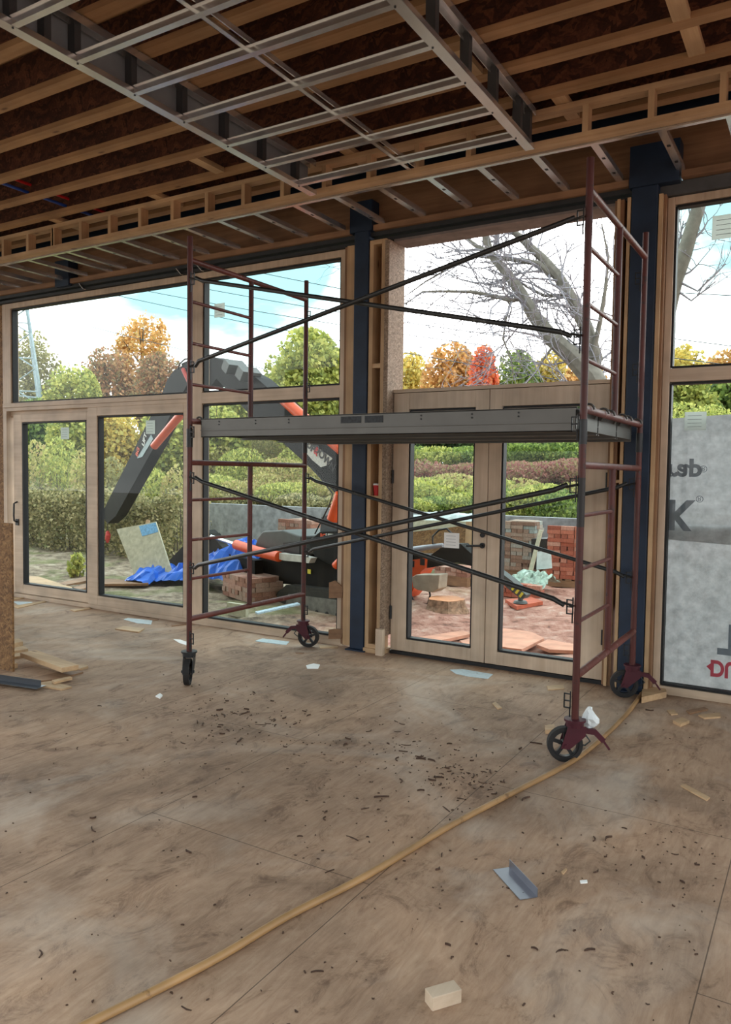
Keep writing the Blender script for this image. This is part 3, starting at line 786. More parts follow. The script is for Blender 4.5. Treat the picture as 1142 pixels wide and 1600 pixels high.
# white plastic bag tied behind the right front caster
bg = MB()
bgv = []
for i in range(9):
    th = math.pi * i / 8
    for j in range(12):
        ph = 2 * math.pi * j / 12
        r_ = 0.042 * math.sin(th) * (0.55 + 0.75 * rng.random()) * (1.2 if th > 1.5 else 0.75)
        bgv.append((XR + 0.07 + r_ * math.cos(ph), YF + 0.055 + r_ * math.sin(ph) * 0.7, 0.255 + 0.065 * math.cos(th)))
bg.add(bgv, [(i * 12 + j, i * 12 + (j + 1) % 12, (i + 1) * 12 + (j + 1) % 12, (i + 1) * 12 + j) for i in range(8) for j in range(12)])
solo(bg, 'plastic_bag', plain('white_plastic_film', lin(226, 234, 236), 0.3, 0, 0.05), 'crumpled white plastic bag tied on the right front scaffold caster', 'bag')

# aluminium scaffold planks resting on the upper frames' bars
PLK = [(4.435, 4.915, 'aluminium scaffold plank on the front edge of the tower, stickers on its side'),
       (4.93, 5.41, 'middle aluminium scaffold plank of the tower deck'),
       (5.425, 5.88, 'aluminium scaffold plank at the window side of the tower deck')]
for k, (y0, y1, lab) in enumerate(PLK):
    t = thing('scaffold_plank', lab, 'scaffold plank', ((XL + XR) / 2, (y0 + y1) / 2, 1.90), 'planks of the scaffold deck')
    xa, xb = XL + 0.085, XR - 0.05
    for yy, nm, sg in ((y0, 'side_rail', 1), (y1, 'side_rail', -1)):
        c0, c1 = yy, yy + sg * 0.004
        r = MB().box(xa, xb, min(c0, c1), max(c0, c1), 1.905, 2.045)
        r.box(xa, xb, min(yy, yy + sg * 0.03), max(yy, yy + sg * 0.03), 1.905, 1.911).box(xa, xb, min(yy, yy + sg * 0.02), max(yy, yy + sg * 0.02), 2.04, 2.047)
        r.box(xa, xb, min(yy - sg * 0.008, yy), max(yy - sg * 0.008, yy), 1.955, 1.962)
        r.build(nm, ALU, t)
    MB().box(xa, xb, y0 + 0.004, y1 - 0.004, 2.028, 2.04).build('deck_panel', worn('deck_ply', lin(120, 104, 84), lin(80, 70, 60), 0.55), t)
    for i in range(6):
        xx = xa + (xb - xa) * (i + 0.5) / 6
        MB().box(xx - 0.02, xx + 0.02, y0 + 0.01, y1 - 0.01, 1.955, 1.985).build('cross_member', ALU, t)
    for xe, sg in ((xa, -1), (xb, 1)):
        MB().box(min(xe, xe - sg * 0.004), max(xe, xe - sg * 0.004), y0, y1, 1.92, 2.03).build('end_plate', ALU, t)
        for yy in (y0 + 0.07, y1 - 0.07):
            xc = XL if sg < 0 else XR
            hk = MB()
            prev = None
            for q in range(8):
                a_ = math.pi * q / 7
                pt = Vector((xc + sg * 0.0 - sg * 0.034 * math.cos(a_), yy, 2.032 + 0.034 * math.sin(a_)))
                if prev is not None: hk.beam(prev, pt, 0.05, 0.008, (0, 1, 0)) if False else hk.tube([prev, pt], 0.008, 6)
                prev = pt
            hk.beam((xe, yy, 2.0), (xc - sg * 0.034, yy, 2.034), 0.045, 0.01)
            hk.build('hook', ALU, t)
    if k == 0:
        for (xc_, w_) in ((-2.78, 0.16), (-2.60, 0.14)):
            MB().box(xc_ - w_ / 2, xc_ + w_ / 2, y0 - 0.0025, y0, 1.985, 2.03).build('sticker', plain('dark_sticker', lin(34, 38, 42), 0.5, 0, 0.4, 60), t, label='dark worn sticker')
        rv = MB()
        for xx in (-3.95, -3.6, -3.3, -2.25, -1.9, -1.6):
            for zz in (2.0, 2.022): rv.tube([(xx, y0 - 0.004, zz), (xx, y0, zz)], 0.006, 6)
        rv.build('rivet', BLACKM, t)

# ================================================================== things on the floor inside
ow = thing('osb_panel', 'upright strand board panel at the left edge of the picture', 'board', (-6.3, 3.85, 0))
MB().box(-7.2, -5.615, 3.845, 3.863, 0.0, 1.207).build('sheet', OSBM, ow)
MB().box(-7.2, -5.70, 3.863, 3.95, 0.0, 0.038).box(-5.80, -5.76, 3.863, 3.95, 0, 1.15).build('back_frame', STUD['x'], ow)

hp = [(95, 1625), (140, 1600), (250, 1545), (350, 1492), (450, 1432), (571, 1370), (700, 1293), (800, 1240), (893, 1191), (945, 1150), (980, 1115), (1000, 1088)]
pts = [onz(x, y, 0.012) for x, y in hp]
sm_pts = []
for i in range(len(pts) - 1):
    p0, p1, p2, p3 = pts[max(i - 1, 0)], pts[i], pts[i + 1], pts[min(i + 2, len(pts) - 1)]
    for k in range(5):
        t = k / 5
        sm_pts.append(0.5 * ((2 * p1) + (p2 - p0) * t + (2 * p0 - 5 * p1 + 4 * p2 - p3) * t * t + (3 * p1 - p0 - 3 * p2 + p3) * t ** 3))
e_ = pts[-1]
sm_pts += [e_, e_ + Vector((-0.005, 0.06, 0)), e_ + Vector((0.005, 0.11, 0))]
for p in sm_pts: p.z = 0.0145
hose = MB().tube(sm_pts, 0.0145, 12)
solo(hose, 'hose', worn('tan_hose', lin(172, 134, 88), lin(124, 92, 58), 0.62, 9, 0.5), 'long tan hose curving across the plywood floor past the scaffold', 'hose', smooth=True)

def slab(name, pix, th, mat, lab, cat, lift=0.0, group=None):
    """a flat piece lying on the floor, its outline given on the floor plane"""
    P = [onz(x, y, lift) for x, y in pix]
    return solo(MB().prism(P, (0, 0, th)), name, mat, lab, cat, group=group)
PAPER = plain('bluish_film', lin(190, 206, 212), 0.35, 0, 0.1, 30)
# foreground
b0 = onz(676, 1568)
bl = MB().beam(b0 + Vector((-0.005, -0.02, 0.022)), b0 + Vector((0.055, 0.065, 0.022)), 0.05, 0.044)
solo(bl, 'wood_block', PINE['y'], 'small pale wood block at bottom centre of the floor', 'wood block', bevel=0.002)
fa, fb = onz(783, 1358), onz(826, 1405)
fd = (fb - fa).normalized(); fs_ = Vector((-fd.y, fd.x, 0))
fl = MB().beam(fa + Vector((0, 0, 0.003)), fb + Vector((0, 0, 0.003)), 0.075, 0.002).beam(fa + fs_ * 0.0375 + Vector((0, 0, 0.02)), fb + fs_ * 0.0375 + Vector((0, 0, 0.02)), 0.002, 0.036)
solo(fl, 'metal_offcut', metal('bright_track', lin(150, 154, 164), 0.3), 'grey bent metal track offcut lying in the right foreground', 'metal offcut')
slab('wood_sliver', [(1063, 1229), (1070, 1227), (1109, 1248), (1104, 1252)], 0.008, STUD['x'], 'pale wood sliver on the floor at right', 'wood sliver')
slab('paper_scrap', [(906, 1377), (917, 1376), (918, 1380), (907, 1381)], 0.004, WHITE, 'tiny white chip right of the metal offcut', 'scrap')
slab('wood_chip', [(877, 1364), (884, 1358), (886, 1360), (880, 1367)], 0.006, STUD['y'], 'tiny pale chip just right of the metal offcut', 'wood chip')
slab('wood_block', [(1003, 1086), (1038, 1079), (1041, 1090), (1002, 1099)], 0.045, STUD['x'], 'pale wood block by the right rear caster under the right window', 'wood block')
slab('wood_block', [(1051, 1130), (1066, 1125), (1077, 1130), (1063, 1136)], 0.02, STUD['x'], 'small square offcut in front of the right window', 'wood block')
slab('wood_chip', [(1072, 1112), (1100, 1107), (1106, 1110), (1078, 1117)], 0.012, OLDSTUD['x'], 'longer splinter left of the two under the right window', 'wood chip')
slab('wood_chip', [(1091, 1119), (1124, 1116), (1126, 1122), (1100, 1124)], 0.012, STUD['x'], 'flat splinter nearest the right edge under the right window', 'wood chip')
slab('wood_chip', [(1042, 1111), (1053, 1110), (1059, 1117), (1049, 1118)], 0.008, STUD['x'], 'small pale chip left of the splinters under the right window', 'wood chip')
slab('wood_chip', [(854, 1073), (880, 1071), (882, 1077), (856, 1079)], 0.008, STUD['x'], 'broken pale splinter in front of the right french door', 'wood chip')
slab('wood_block', [(851, 1139), (866, 1137), (867, 1145), (852, 1147)], 0.025, STUD['x'], 'little block just behind the right front caster', 'wood block')
slab('wood_sliver', [(769, 1100), (774, 1098), (784, 1107), (778, 1109)], 0.008, STUD['x'], 'short stick on the floor left of the right front caster', 'wood sliver')
slab('plastic_wrap', [(703, 1047), (722, 1046), (770, 1054), (762, 1061), (730, 1057), (712, 1053)], 0.004, PAPER, 'crinkled bluish plastic wrap in front of the french doors', 'plastic wrap')
slab('wood_sliver', [(740, 1043), (764, 1046), (760, 1048), (742, 1046)], 0.006, OLDSTUD['x'], 'thin batten at the foot of the french doors', 'wood sliver')
slab('paper_slip', [(478, 1040), (490, 1037), (500, 1039), (497, 1045), (480, 1045)], 0.003, WHITE, 'folded white paper slip left of the blue column', 'paper')
slab('plastic_wrap', [(398, 1002), (410, 998), (452, 1003), (447, 1008), (420, 1005)], 0.004, PAPER, 'bluish plastic wrap left of the rear left caster', 'plastic wrap')
slab('wood_sliver', [(498, 1009), (528, 1010), (527, 1013), (500, 1013)], 0.006, STUD['x'], 'thin batten under the window left of the blue column', 'wood sliver')
slab('wood_sliver', [(461, 1019), (475, 1020), (473, 1022), (462, 1021)], 0.005, OLDSTUD['x'], 'dark splinter below the rear left caster', 'wood sliver')
slab('paper_slip', [(271, 999), (282, 1000), (302, 1007), (296, 1010), (280, 1005)], 0.004, WHITE, 'white paper strip by the front left scaffold post', 'paper')
slab('plastic_scrap', [(243, 1089), (250, 1085), (254, 1088), (250, 1092)], 0.01, WHITE, 'little white plastic scrap left below the front left caster', 'scrap')
slab('board_offcut', [(180, 984), (192, 980), (226, 983), (217, 989)], 0.012, STUD['x'], 'flat square board offcut left of the scaffold', 'offcut')
slab('plastic_wrap', [(193, 968), (200, 966), (238, 970), (236, 976), (215, 974)], 0.004, PAPER, 'bluish plastic wrap behind the square board offcut', 'plastic wrap')
slab('wood_sliver', [(231, 967), (248, 968), (246, 970), (234, 969)], 0.006, OLDSTUD['x'], 'thin batten at the foot of the fixed pane', 'wood sliver')
slab('wood_sliver', [(267, 976), (292, 973), (292, 976), (268, 979)], 0.008, OLDSTUD['x'], 'thin batten just left of the front left scaffold post', 'wood sliver')
slab('board_offcut', [(110, 954), (140, 950), (142, 952), (117, 956)], 0.012, STUD['x'], 'narrow white board at the foot of the sliding panel', 'offcut')
slab('plastic_wrap', [(20, 940), (50, 941), (54, 944), (28, 945)], 0.004, PAPER, 'pale blue plastic sheet left under the sliding panel', 'plastic wrap')
slab('board_offcut', [(19, 934), (38, 935), (30, 937), (19, 938)], 0.01, STUD['x'], 'pale board under the sliding panel beside the blue plastic sheet', 'offcut')
slab('wood_sliver', [(20, 948), (70, 939), (72, 941), (28, 951)], 0.008, STUD['x'], 'long thin lath left under the sliding panel', 'wood sliver')
# lumber pile right of the strand board panel
p0, p1 = onz(44, 1021, 0.07), onz(110, 1045, 0.07)
solo(MB().beam(p0, p1, 0.14, 0.04), 'lumber_offcut', STUD['x'], 'thick pale lumber offcut on top of the pile at left', 'lumber', bevel=0.003)
slab('lumber_offcut', [(18, 1005), (30, 1004), (36, 1009), (19, 1013)], 0.04, STUD['x'], 'board end at the back of the pile by the strand board panel', 'lumber')
slab('lumber_offcut', [(18, 1018), (38, 1014), (44, 1019), (19, 1023)], 0.03, STUD['x'], 'short pale board between the pile and the strand board panel', 'lumber')
slab('lumber_offcut', [(18, 1025), (33, 1023), (38, 1028), (19, 1030)], 0.02, STUD['x'], 'lowest short board beside the strand board panel', 'lumber')
slab('lumber_offcut', [(96, 1050), (112, 1041), (136, 1042), (138, 1044), (118, 1050)], 0.018, STUD['x'], 'flat board sticking out right from under the pile', 'lumber')
slab('lumber_offcut', [(30, 1066), (118, 1046), (130, 1052), (95, 1062), (40, 1069)], 0.012, OLDSTUD['x'], 'wide flat board lying under the front of the pile', 'lumber')
slab('lumber_offcut', [(81, 1066), (110, 1060), (113, 1062), (85, 1069)], 0.018, STUD['x'], 'short pale stick in front of the pile at left', 'lumber', lift=0.014)
slab('lumber_offcut', [(60, 1069), (82, 1066), (112, 1075), (96, 1079), (66, 1074)], 0.012, STUD['x'], 'pale flat board under the bent metal strip', 'lumber')
ms = MB().beam(onz(-30, 1060, 0.03), onz(64, 1074, 0.02), 0.10, 0.003)
ms.beam(onz(-30, 1055, 0.05), onz(64, 1068, 0.04), 0.003, 0.05)
solo(ms, 'metal_strip', metal('dark_track', lin(98, 102, 108), 0.35), 'bent grey metal strip in front of the lumber pile at left', 'metal strip')

# bark scraps and mud crumbs
CRUMB = plain('dark_bark', lin(74, 54, 42), 0.8, 0, 0.3, 40)
def scrap(mb, x, y, L, w, a, h):
    n_ = 6; pl = []; cv = rng.uniform(-1.1, 1.1)
    for i in range(n_):
        t = i / (n_ - 1); cx = (t - 0.5) * L; wv = w * (0.35 + 0.65 * math.sin(math.pi * (0.1 + 0.8 * t))) * (0.7 + 0.6 * rng.random())
        bend = cv * L * (t - 0.5) ** 2 + rng.uniform(-.12, .12) * w
        pl.append((cx, bend + wv / 2, bend - wv / 2))
    ca, sa = math.cos(a), math.sin(a)
    up = [(x + c * ca - d * sa, y + c * sa + d * ca) for c, d, e in pl]; dn = [(x + c * ca - e * sa, y + c * sa + e * ca) for c, d, e in reversed(pl)]
    poly = [(q[0], q[1], 0.0005) for q in up + dn]
    mb.prism(poly, (0, 0, h))
CL = [(390, 1135, 40, 26), (345, 1115, 30, 20), (700, 1190, 38, 34), (560, 1165, 40, 40), (620, 1170, 24, 14), (430, 1125, 30, 16), (530, 1200, 60, 30), (1090, 1350, 45, 40), (300, 1150, 60, 40), (980, 1330, 50, 30), (610, 1300, 80, 40), (760, 1225, 24, 12), (700, 1215, 20, 10)]
lab_s = 'dark bark scrap or mud crumb lying loose on the plywood floor'
for k in range(120):
    if rng.random() < 0.82:
        cx, cy, sxx, syy = CL[int(rng.random() ** 1.3 * len(CL))]
        px, py = rng.gauss(cx, sxx), rng.gauss(cy, syy)
    else:
        px, py = rng.uniform(0, 1142), 1060 + 540 * rng.random() ** 1.2
    if py < 1075 or py > 1600 or not 0 < px < 1142: continue
    p = onz(px, py)
    mb = MB(); s_ = rng.uniform(0.4, 0.95)
    scrap(mb, p.x, p.y, (0.05 if k % 3 else 0.085) * s_, 0.0075 * s_, rng.uniform(0, 3.14), rng.uniform(0.002, 0.010))
    solo(mb, 'bark_scrap', CRUMB, lab_s, 'scrap', group='bark scraps and mud crumbs on the floor')
mb = MB()
for k in range(650):
    if rng.random() < 0.7:
        cx, cy, sxx, syy = CL[int(rng.random() * len(CL))]
        px, py = rng.gauss(cx, sxx * 1.4), rng.gauss(cy, syy * 1.4)
    else:
        px, py = rng.uniform(-20, 1160), 1050 + 560 * rng.random() ** 1.3
    if py < 1050: continue
    p = onz(px, py); s_ = rng.uniform(0.15, 0.6)
    scrap(mb, p.x, p.y, 0.024 * s_, 0.009 * s_, rng.uniform(0, 3.14), rng.uniform(0.002, 0.005))
tag(mb.build('dirt_crumbs', CRUMB), 'fine brown dirt crumbs strewn over the plywood floor', 'dirt', kind='stuff')

# ================================================================== labels and stickers on the glass
STK = plain('glass_sticker', lin(222, 224, 220), 0.6, 0, 0.05, 30)
_n, _l = STK.node_tree.nodes, STK.node_tree.links
_t = _n.new('ShaderNodeBsdfTranslucent'); _t.inputs[0].default_value = lin(214, 218, 214)
_m = _n.new('ShaderNodeMixShader'); _m.inputs[0].default_value = 0.75
_l.new(_n['Principled BSDF'].outputs[0], _m.inputs[1]); _l.new(_t.outputs[0], _m.inputs[2]); _l.new(_m.outputs[0], _n['Material Output'].inputs[0])
INK = plain('sticker_ink', lin(120, 124, 128), 0.6)
def sticker(x0, y0, x1, y1, lab, mat=STK, yy=GY - 0.006):
    a, b_ = ony(x0, y0, yy), ony(x1, y1, yy)
    t = solo(MB().box(min(a.x, b_.x), max(a.x, b_.x), yy - 0.001, yy + 0.001, min(a.z, b_.z), max(a.z, b_.z)), 'glass_label', mat, lab, 'label', group='stickers on the glass')
    ln = MB(); w_ = abs(b_.x - a.x); h_ = abs(b_.z - a.z)
    for i in range(4):
        ln.box(-w_ * 0.36, w_ * 0.28, -0.0018, -0.001, h_ * (0.18 + 0.2 * i), h_ * (0.2 + 0.2 * i))
    o = ln.build('print_line', INK, None); o.parent = t
    return t
sticker(95, 668, 108, 686, 'white sticker on the glass of the sliding panel', yy=S + 0.038)
sticker(228, 657, 242, 678, 'white sticker on the fixed lower pane before the crane boom')
sticker(335, 475, 351, 495, 'grey sticker on the upper pane right of the front left scaffold post')
sticker(1113, 338, 1160, 369, 'grey sticker at the right edge on the upper right window')
sticker(1070, 644, 1103, 672, 'grey translucent sticker on the right window above the wrap')
sticker(694, 832, 717, 857, 'white sheet stuck on the left french door pane', WHITE)

# ================================================================== house wrap hung outside the right window
m, nt, n, l, b = new_mat('house_wrap')
tc = n.new('ShaderNodeTexCoord')
f = noise(n, l, tc.outputs['Object'], 14, 6, 0.7)
r = ramp(n, [(0.3, lin(182, 183, 185)), (0.55, lin(204, 205, 207)), (0.8, lin(222, 222, 223))]); l.new(f, r.inputs[0])
l.new(r.outputs[0], b.inputs['Base Color']); b.inputs['Roughness'].default_value = 0.6
tr = n.new('ShaderNodeBsdfTranslucent'); l.new(r.outputs[0], tr.inputs[0])
mx = n.new('ShaderNodeMixShader'); mx.inputs[0].default_value = 0.66
l.new(b.outputs[0], mx.inputs[1]); l.new(tr.outputs[0], mx.inputs[2]); l.new(mx.outputs[0], n['Material Output'].inputs[0])
WRAP = m
HW = thing('house_wrap', 'white translucent building wrap hung behind the right window, lettering seen reversed', 'building wrap', (-0.2, 6.36, 0.0))
YH = 6.36
def wrap_pt(x, y): return ony(x, y, YH)
tl, tr_ = wrap_pt(1036, 655), wrap_pt(1160, 646)
sl, sr = wrap_pt(1032, 842), wrap_pt(1160, 853)
up_ = MB(); N_ = 12
for i in range(N_ + 1):
    t = i / N_; x = -1.16 + t * 2.1
    zt = tl.z + (tr_.z - tl.z) / (tr_.x - tl.x) * (x - tl.x); zs = sl.z + (sr.z - sl.z) / (sr.x - sl.x) * (x - sl.x)
    yy = YH + 0.006 * math.sin(x * 9)
    up_.v += [Vector((x, yy, zs)), Vector((x, yy, zt)), Vector((x, yy + 0.002, zs)), Vector((x, yy + 0.002, zt))]
for i in range(N_):
    q = 4 * i
    up_.f += [(q, q + 4, q + 5, q + 1), (q + 2, q + 3, q + 7, q + 6), (q + 1, q + 5, q + 7, q + 3), (q, q + 2, q + 6, q + 4)]
up_.build('upper_sheet', WRAP, HW)
MB().box(-1.16, 0.94, YH + 0.02, YH + 0.022, 0.03, sl.z + 0.12).build('lower_sheet', WRAP, HW)
INKG = plain('wrap_ink_grey', lin(120, 126, 138), 0.7, 0, 0.05)
INKR = plain('wrap_ink_red', lin(196, 74, 92), 0.7, 0, 0.05)
def flip_text(body, xpix, ypix, size, mat, sx_=1.0, yy=YH - 0.012):
    p = ony(xpix, ypix, yy)
    # stands upright facing the room and flipped top to bottom, as the back of a sheet hung upside down reads
    M = Matrix.Translation(p) @ Matrix(((sx_, 0, 0, 0), (0, 0, 1, 0), (0, -1, 0, 0), (0, 0, 0, 1)))
    return text(body, size, mat, HW, M, bold=0.035 if size > 0.1 else 0.0)
flip_text('rap', 1069, 738, 0.185, INKG, 1.02)
flip_text('®', 1099, 732, 0.07, INKG)
flip_text('EK', 1047, 802, 0.315, INKG, 0.86)
flip_text('®', 1093, 779, 0.07, INKG)
flip_text('T', 1144, 998, 0.315, INKG, 1.0, YH + 0.012)
flip_text('DU', 1131, 1045, 0.17, INKR, 0.8, YH + 0.012)
a_ = ony(1110, 1042, YH + 0.012)
MB().prism([a_ + Vector((-0.03, 0, 0)), a_ + Vector((0.02, 0, 0.045)), a_ + Vector((0.02, 0, -0.045))], (0, 0.002, 0)).build('logo_arrow', INKR, HW)

# ================================================================== OUTSIDE : low wall, boards, bricks
CONC = plain('mottled_grey_wall', lin(150, 152, 156), 0.8, 0, 0.2, 7, 0.2)
def ztop_at(x, y, Y): return ony(x, y, Y).z
wx0 = ony(252, 806, 14.2).x
struct(MB().box(wx0, 3.2, 14.2, 14.4, -0.3, 0.86).build('wall_garden', CONC), 'low mottled grey retaining wall across the plot')['category'] = 'wall'
solo(MB().box(wx0 - 0.09, wx0 - 0.005, 14.18, 14.32, -0.2, 0.90), 'fence_post', OLDSTUD['z'], 'brown post at the left end of the low grey wall', 'post')

BRK = {}
def brickmat(nm, cols):
    m, nt, n, l, b = new_mat(nm)
    oi = n.new('ShaderNodeObjectInfo'); r = ramp(n, [(k / (len(cols) - 1), lin(*c)) for k, c in enumerate(cols)])
    l.new(oi.outputs['Random'], r.inputs[0])
    tc = n.new('ShaderNodeTexCoord'); f = noise(n, l, tc.outputs['Object'], 40, 4)
    g = ramp(n, [(0.3, lin(205)), (0.7, lin(255))]); l.new(f, g.inputs[0])
    l.new(mixc(n, l, 1.0, r.outputs[0], g.outputs[0], 'MULTIPLY'), b.inputs['Base Color'])
    b.inputs['Roughness'].default_value = 0.85
    return m
REDB = brickmat('red_clay_brick', [(156, 80, 60), (184, 100, 76), (196, 116, 92), (206, 152, 132)])
DUSTB = brickmat('dusty_clay_brick', [(150, 104, 86), (178, 128, 108), (194, 152, 134), (172, 150, 134)])
WRAPB = brickmat('wrapped_brick', [(140, 108, 90), (170, 138, 118), (180, 166, 150), (164, 176, 172)])
BL, BW, BH = 0.215, 0.10, 0.066
BRICKMESH = {}
def brick_obj(mat, stretch):
    key = (mat.name, stretch)
    if key not in BRICKMESH:
        hx, hy = (BL / 2, BW / 2) if stretch else (BW / 2, BL / 2)
        o = MB().box(-hx + 0.003, hx - 0.003, -hy + 0.003, hy - 0.003, 0.0015, BH - 0.0015).build('clay_brick', mat)
        me = o.data; bpy.data.objects.remove(o); BRICKMESH[key] = me
    return bpy.data.objects.new('clay_brick', BRICKMESH[key])
def brick_stack(cx, cy, w, d, courses, rot, mat, label, group, z0=0.12, pallet=True, plabel=None, ragged=0):
    """front and left faces in single bricks, the unseen heart as a core block"""
    R = Matrix.Rotation(rot, 4, 'Z'); base = Vector((cx, cy, GZ))
    nw = max(1, round(w / BL)); w = nw * BL
    core = MB().box(-w / 2 + BW + 0.004 if d > 0.3 else -w / 2 + 0.01, w / 2 - BW - 0.004 if d > 0.3 else w / 2 - 0.01, -d / 2 + BL + 0.004 if d > 0.45 else -d / 2 + BW + 0.004, d / 2 - 0.004, z0, z0 + (courses - ragged) * BH - 0.002)
    for v in core.v: v.xyz = (base + R @ v)
    solo(core, 'brick_stack_core', mat, label.replace('red clay brick', 'heart of the bricks').replace('brick ', 'bricks ', 0) + ', inner rows', 'bricks', group=group)
    for c in range(courses):
        hdr = (c % 3 == 1)
        z = z0 + c * BH
        if c >= courses - ragged and rng.random() < 0.35: continue
        spots = []
        if hdr:
            nn = round(w / (BW + 0.006))
            spots = [(-w / 2 + (i + 0.5) * w / nn, -d / 2 + BL / 2, False) for i in range(nn)]
        else:
            sh = 0.5 if c % 2 else 0.0
            spots = [(-w / 2 + (i + 0.5) * BL, -d / 2 + BW / 2, True) for i in range(nw)]
        if d > 0.45:
            yy = -d / 2 + (BL if hdr else BW) + 0.006
            while yy + BL < d / 2 + 0.05:
                spots.append((w / 2 - BW / 2, yy + BL / 2, False)); yy += BL
                if len(spots) > 40: break
        for (x, y, st) in spots:
            o = brick_obj(mat, st); COL.objects.link(o)
            o.matrix_world = Matrix.Translation(base + R @ Vector((x + rng.uniform(-.006, .006), y + rng.uniform(-.012, .008), z))) @ R @ Matrix.Rotation(rng.uniform(-.03, .03), 4, 'Z')
            tag(o, label, 'brick', group)
    if pallet:
        mb = MB()
        t = thing('wooden_pallet', plabel, 'pallet', base)
        for yy in (-d / 2 + 0.05, 0, d / 2 - 0.05):
            b_ = MB().box(-w / 2, w / 2, yy - 0.045, yy + 0.045, 0.0, z0 - 0.024)
            for v in b_.v: v.xyz = base + R @ v
            b_.build('bearer', OLDSTUD['x'], t)
        for k in range(6):
            x = -w / 2 + 0.06 + k * (w - 0.12) / 5
            b_ = MB().box(x - 0.05, x + 0.05, -d / 2, d / 2, z0 - 0.022, z0 - 0.002)
            for v in b_.v: v.xyz = base + R @ v
            b_.build('deck_board', OLDSTUD['y'], t)
p = onz(885, 918, GZ)
brick_stack(p.x + 0.05, p.y + 0.45, 0.96, 0.86, 13, math.radians(6), REDB, 'red clay brick in the tall pallet stack behind the right door', 'bricks of the tall red stack', 0.13, True, 'wooden pallet under the tall red brick stack', 1)
p = onz(812, 905, GZ)
brick_stack(p.x - 0.15, p.y + 0.5, 0.64, 0.7, 13, math.radians(4), WRAPB, 'greyish brick in the shrink-wrapped stack seen at left of the right door pane', 'bricks of the wrapped stack', 0.13, True, 'wooden pallet under the wrapped brick stack', 0)
p = onz(806, 936, GZ)
brick_stack(p.x - 0.12, p.y + 0.35, 0.86, 0.45, 3, math.radians(3), REDB, 'red brick in the low pile behind the orange pad', 'bricks of the low pile', 0.0, False)
p = onz(706, 916, GZ)
brick_stack(p.x, p.y + 0.3, 0.64, 0.5, 2, math.radians(-12), DUSTB, 'dusty brick on the small pallet behind the tree stump', 'bricks behind the stump', 0.16, True, 'small wooden pallet behind the tree stump')
p = onz(372, 938, GZ)
brick_stack(p.x, p.y + 0.35, 0.86, 0.6, 5, math.radians(-24), DUSTB, 'dusty brick in the low stack left of the crawler crane', 'bricks left of the crane', 0.0, False)
p = ony(462, 845, 11.6)
brick_stack(p.x, 11.9, 0.96, 0.6, 12, math.radians(-8), DUSTB, 'dusty brick in the stack behind the crane engine hood', 'bricks behind the crane', 0.12, True, 'wooden pallet under the stack behind the crane')

def board(name, pix, Y, th, mat, lab, cat, lean=0.0):
    """a stiff sheet leaning back: outline on the vertical plane at Y, pushed back with height by lean"""
    P = [ony(x, y, Y) for x, y in pix]
    z0 = min(q.z for q in P)
    Q = []
    for (x, y), q in zip(pix, P):
        d = ray(x, y); nrm = Vector((0, 1, -lean)); p0 = Vector((0, Y, z0))
        Q.append(CAM + d * ((p0 - CAM).dot(nrm) / d.dot(nrm)))
    return solo(MB().prism(Q, (0, th, 0)), name, mat, lab, cat)
PALE = plain('pale_board', lin(186, 184, 160), 0.7, 0, 0.12, 14)
pb_ = board('sheet_board', [(182, 827), (243, 815), (268, 893), (214, 908)], 8.75, 0.02, PALE, 'pale sheathing board leaning outside the fixed pane, blue label in its corner', 'board', 0.3)
lb_ = [(217, 822), (243, 816.5), (247, 831), (222, 838)]
def on_lean(x, y, Y, z0, lean, dy=-0.004):
    d = ray(x, y); nrm = Vector((0, 1, -lean)); p0 = Vector((0, Y + dy, z0)); return CAM + d * ((p0 - CAM).dot(nrm) / d.dot(nrm))
z0_ = min(ony(x, y, 8.75).z for x, y in [(182, 827), (243, 815), (268, 893), (214, 908)])
lo = MB().prism([on_lean(x, y, 8.75, z0_, 0.3) - pb_.location for x, y in lb_], (0, 0.003, 0)).build('blue_label', plain('blue_print', lin(110, 170, 214), 0.6, 0, 0.2, 40)); lo.parent = pb_
solo(MB().beam(onz(206, 906, GZ) + Vector((0, 0.05, 0)), onz(206, 906, GZ) + Vector((-0.15, 0.5, 0.95)), 0.05, 0.05), 'prop_stick', STUD['z'], 'stick propping up the pale leaning board', 'prop')
for k, (pix, lab, mt) in enumerate([([(30, 902), (60, 904), (140, 930), (140, 936), (30, 911)], 'pale plank lying on the ground outside the sliding panel', STUD['x']),
        ([(92, 914), (139, 903), (139, 910), (100, 918)], 'grey weathered plank crossing the ground by the sliding panel', OLDSTUD['x']),
        ([(112, 922), (139, 914), (139, 921), (120, 926)], 'second weathered plank on the ground by the sliding panel', OLDSTUD['x']),
        ([(152, 908), (230, 910), (232, 915), (152, 916)], 'flat plank on the soil before the leaning board', OLDSTUD['x']),
        ([(636, 1003), (722, 990), (737, 995), (668, 1010)], 'flat reddish slab near the left french door', None),
        ([(776, 985), (830, 992), (850, 1002), (815, 1020), (777, 1015)], 'large flat reddish slab near the right french door', None),
        ([(838, 1012), (856, 1004), (899, 1012), (899, 1022), (858, 1020)], 'smaller flat reddish slab at the right of the right door pane', None),
        ([(718, 1006), (737, 1002), (737, 1014), (726, 1012)], 'small flat reddish slab at the door meeting stile', None)]):
    P = [onz(x, y, GZ + 0.02) for x, y in pix]
    solo(MB().prism(P, (0, 0, 0.035)), 'plank' if mt else 'clay_slab', mt or plain('wet_clay_slab', lin(196, 140, 116), 0.7, 0, 0.15, 6), lab, 'plank' if mt else 'slab')
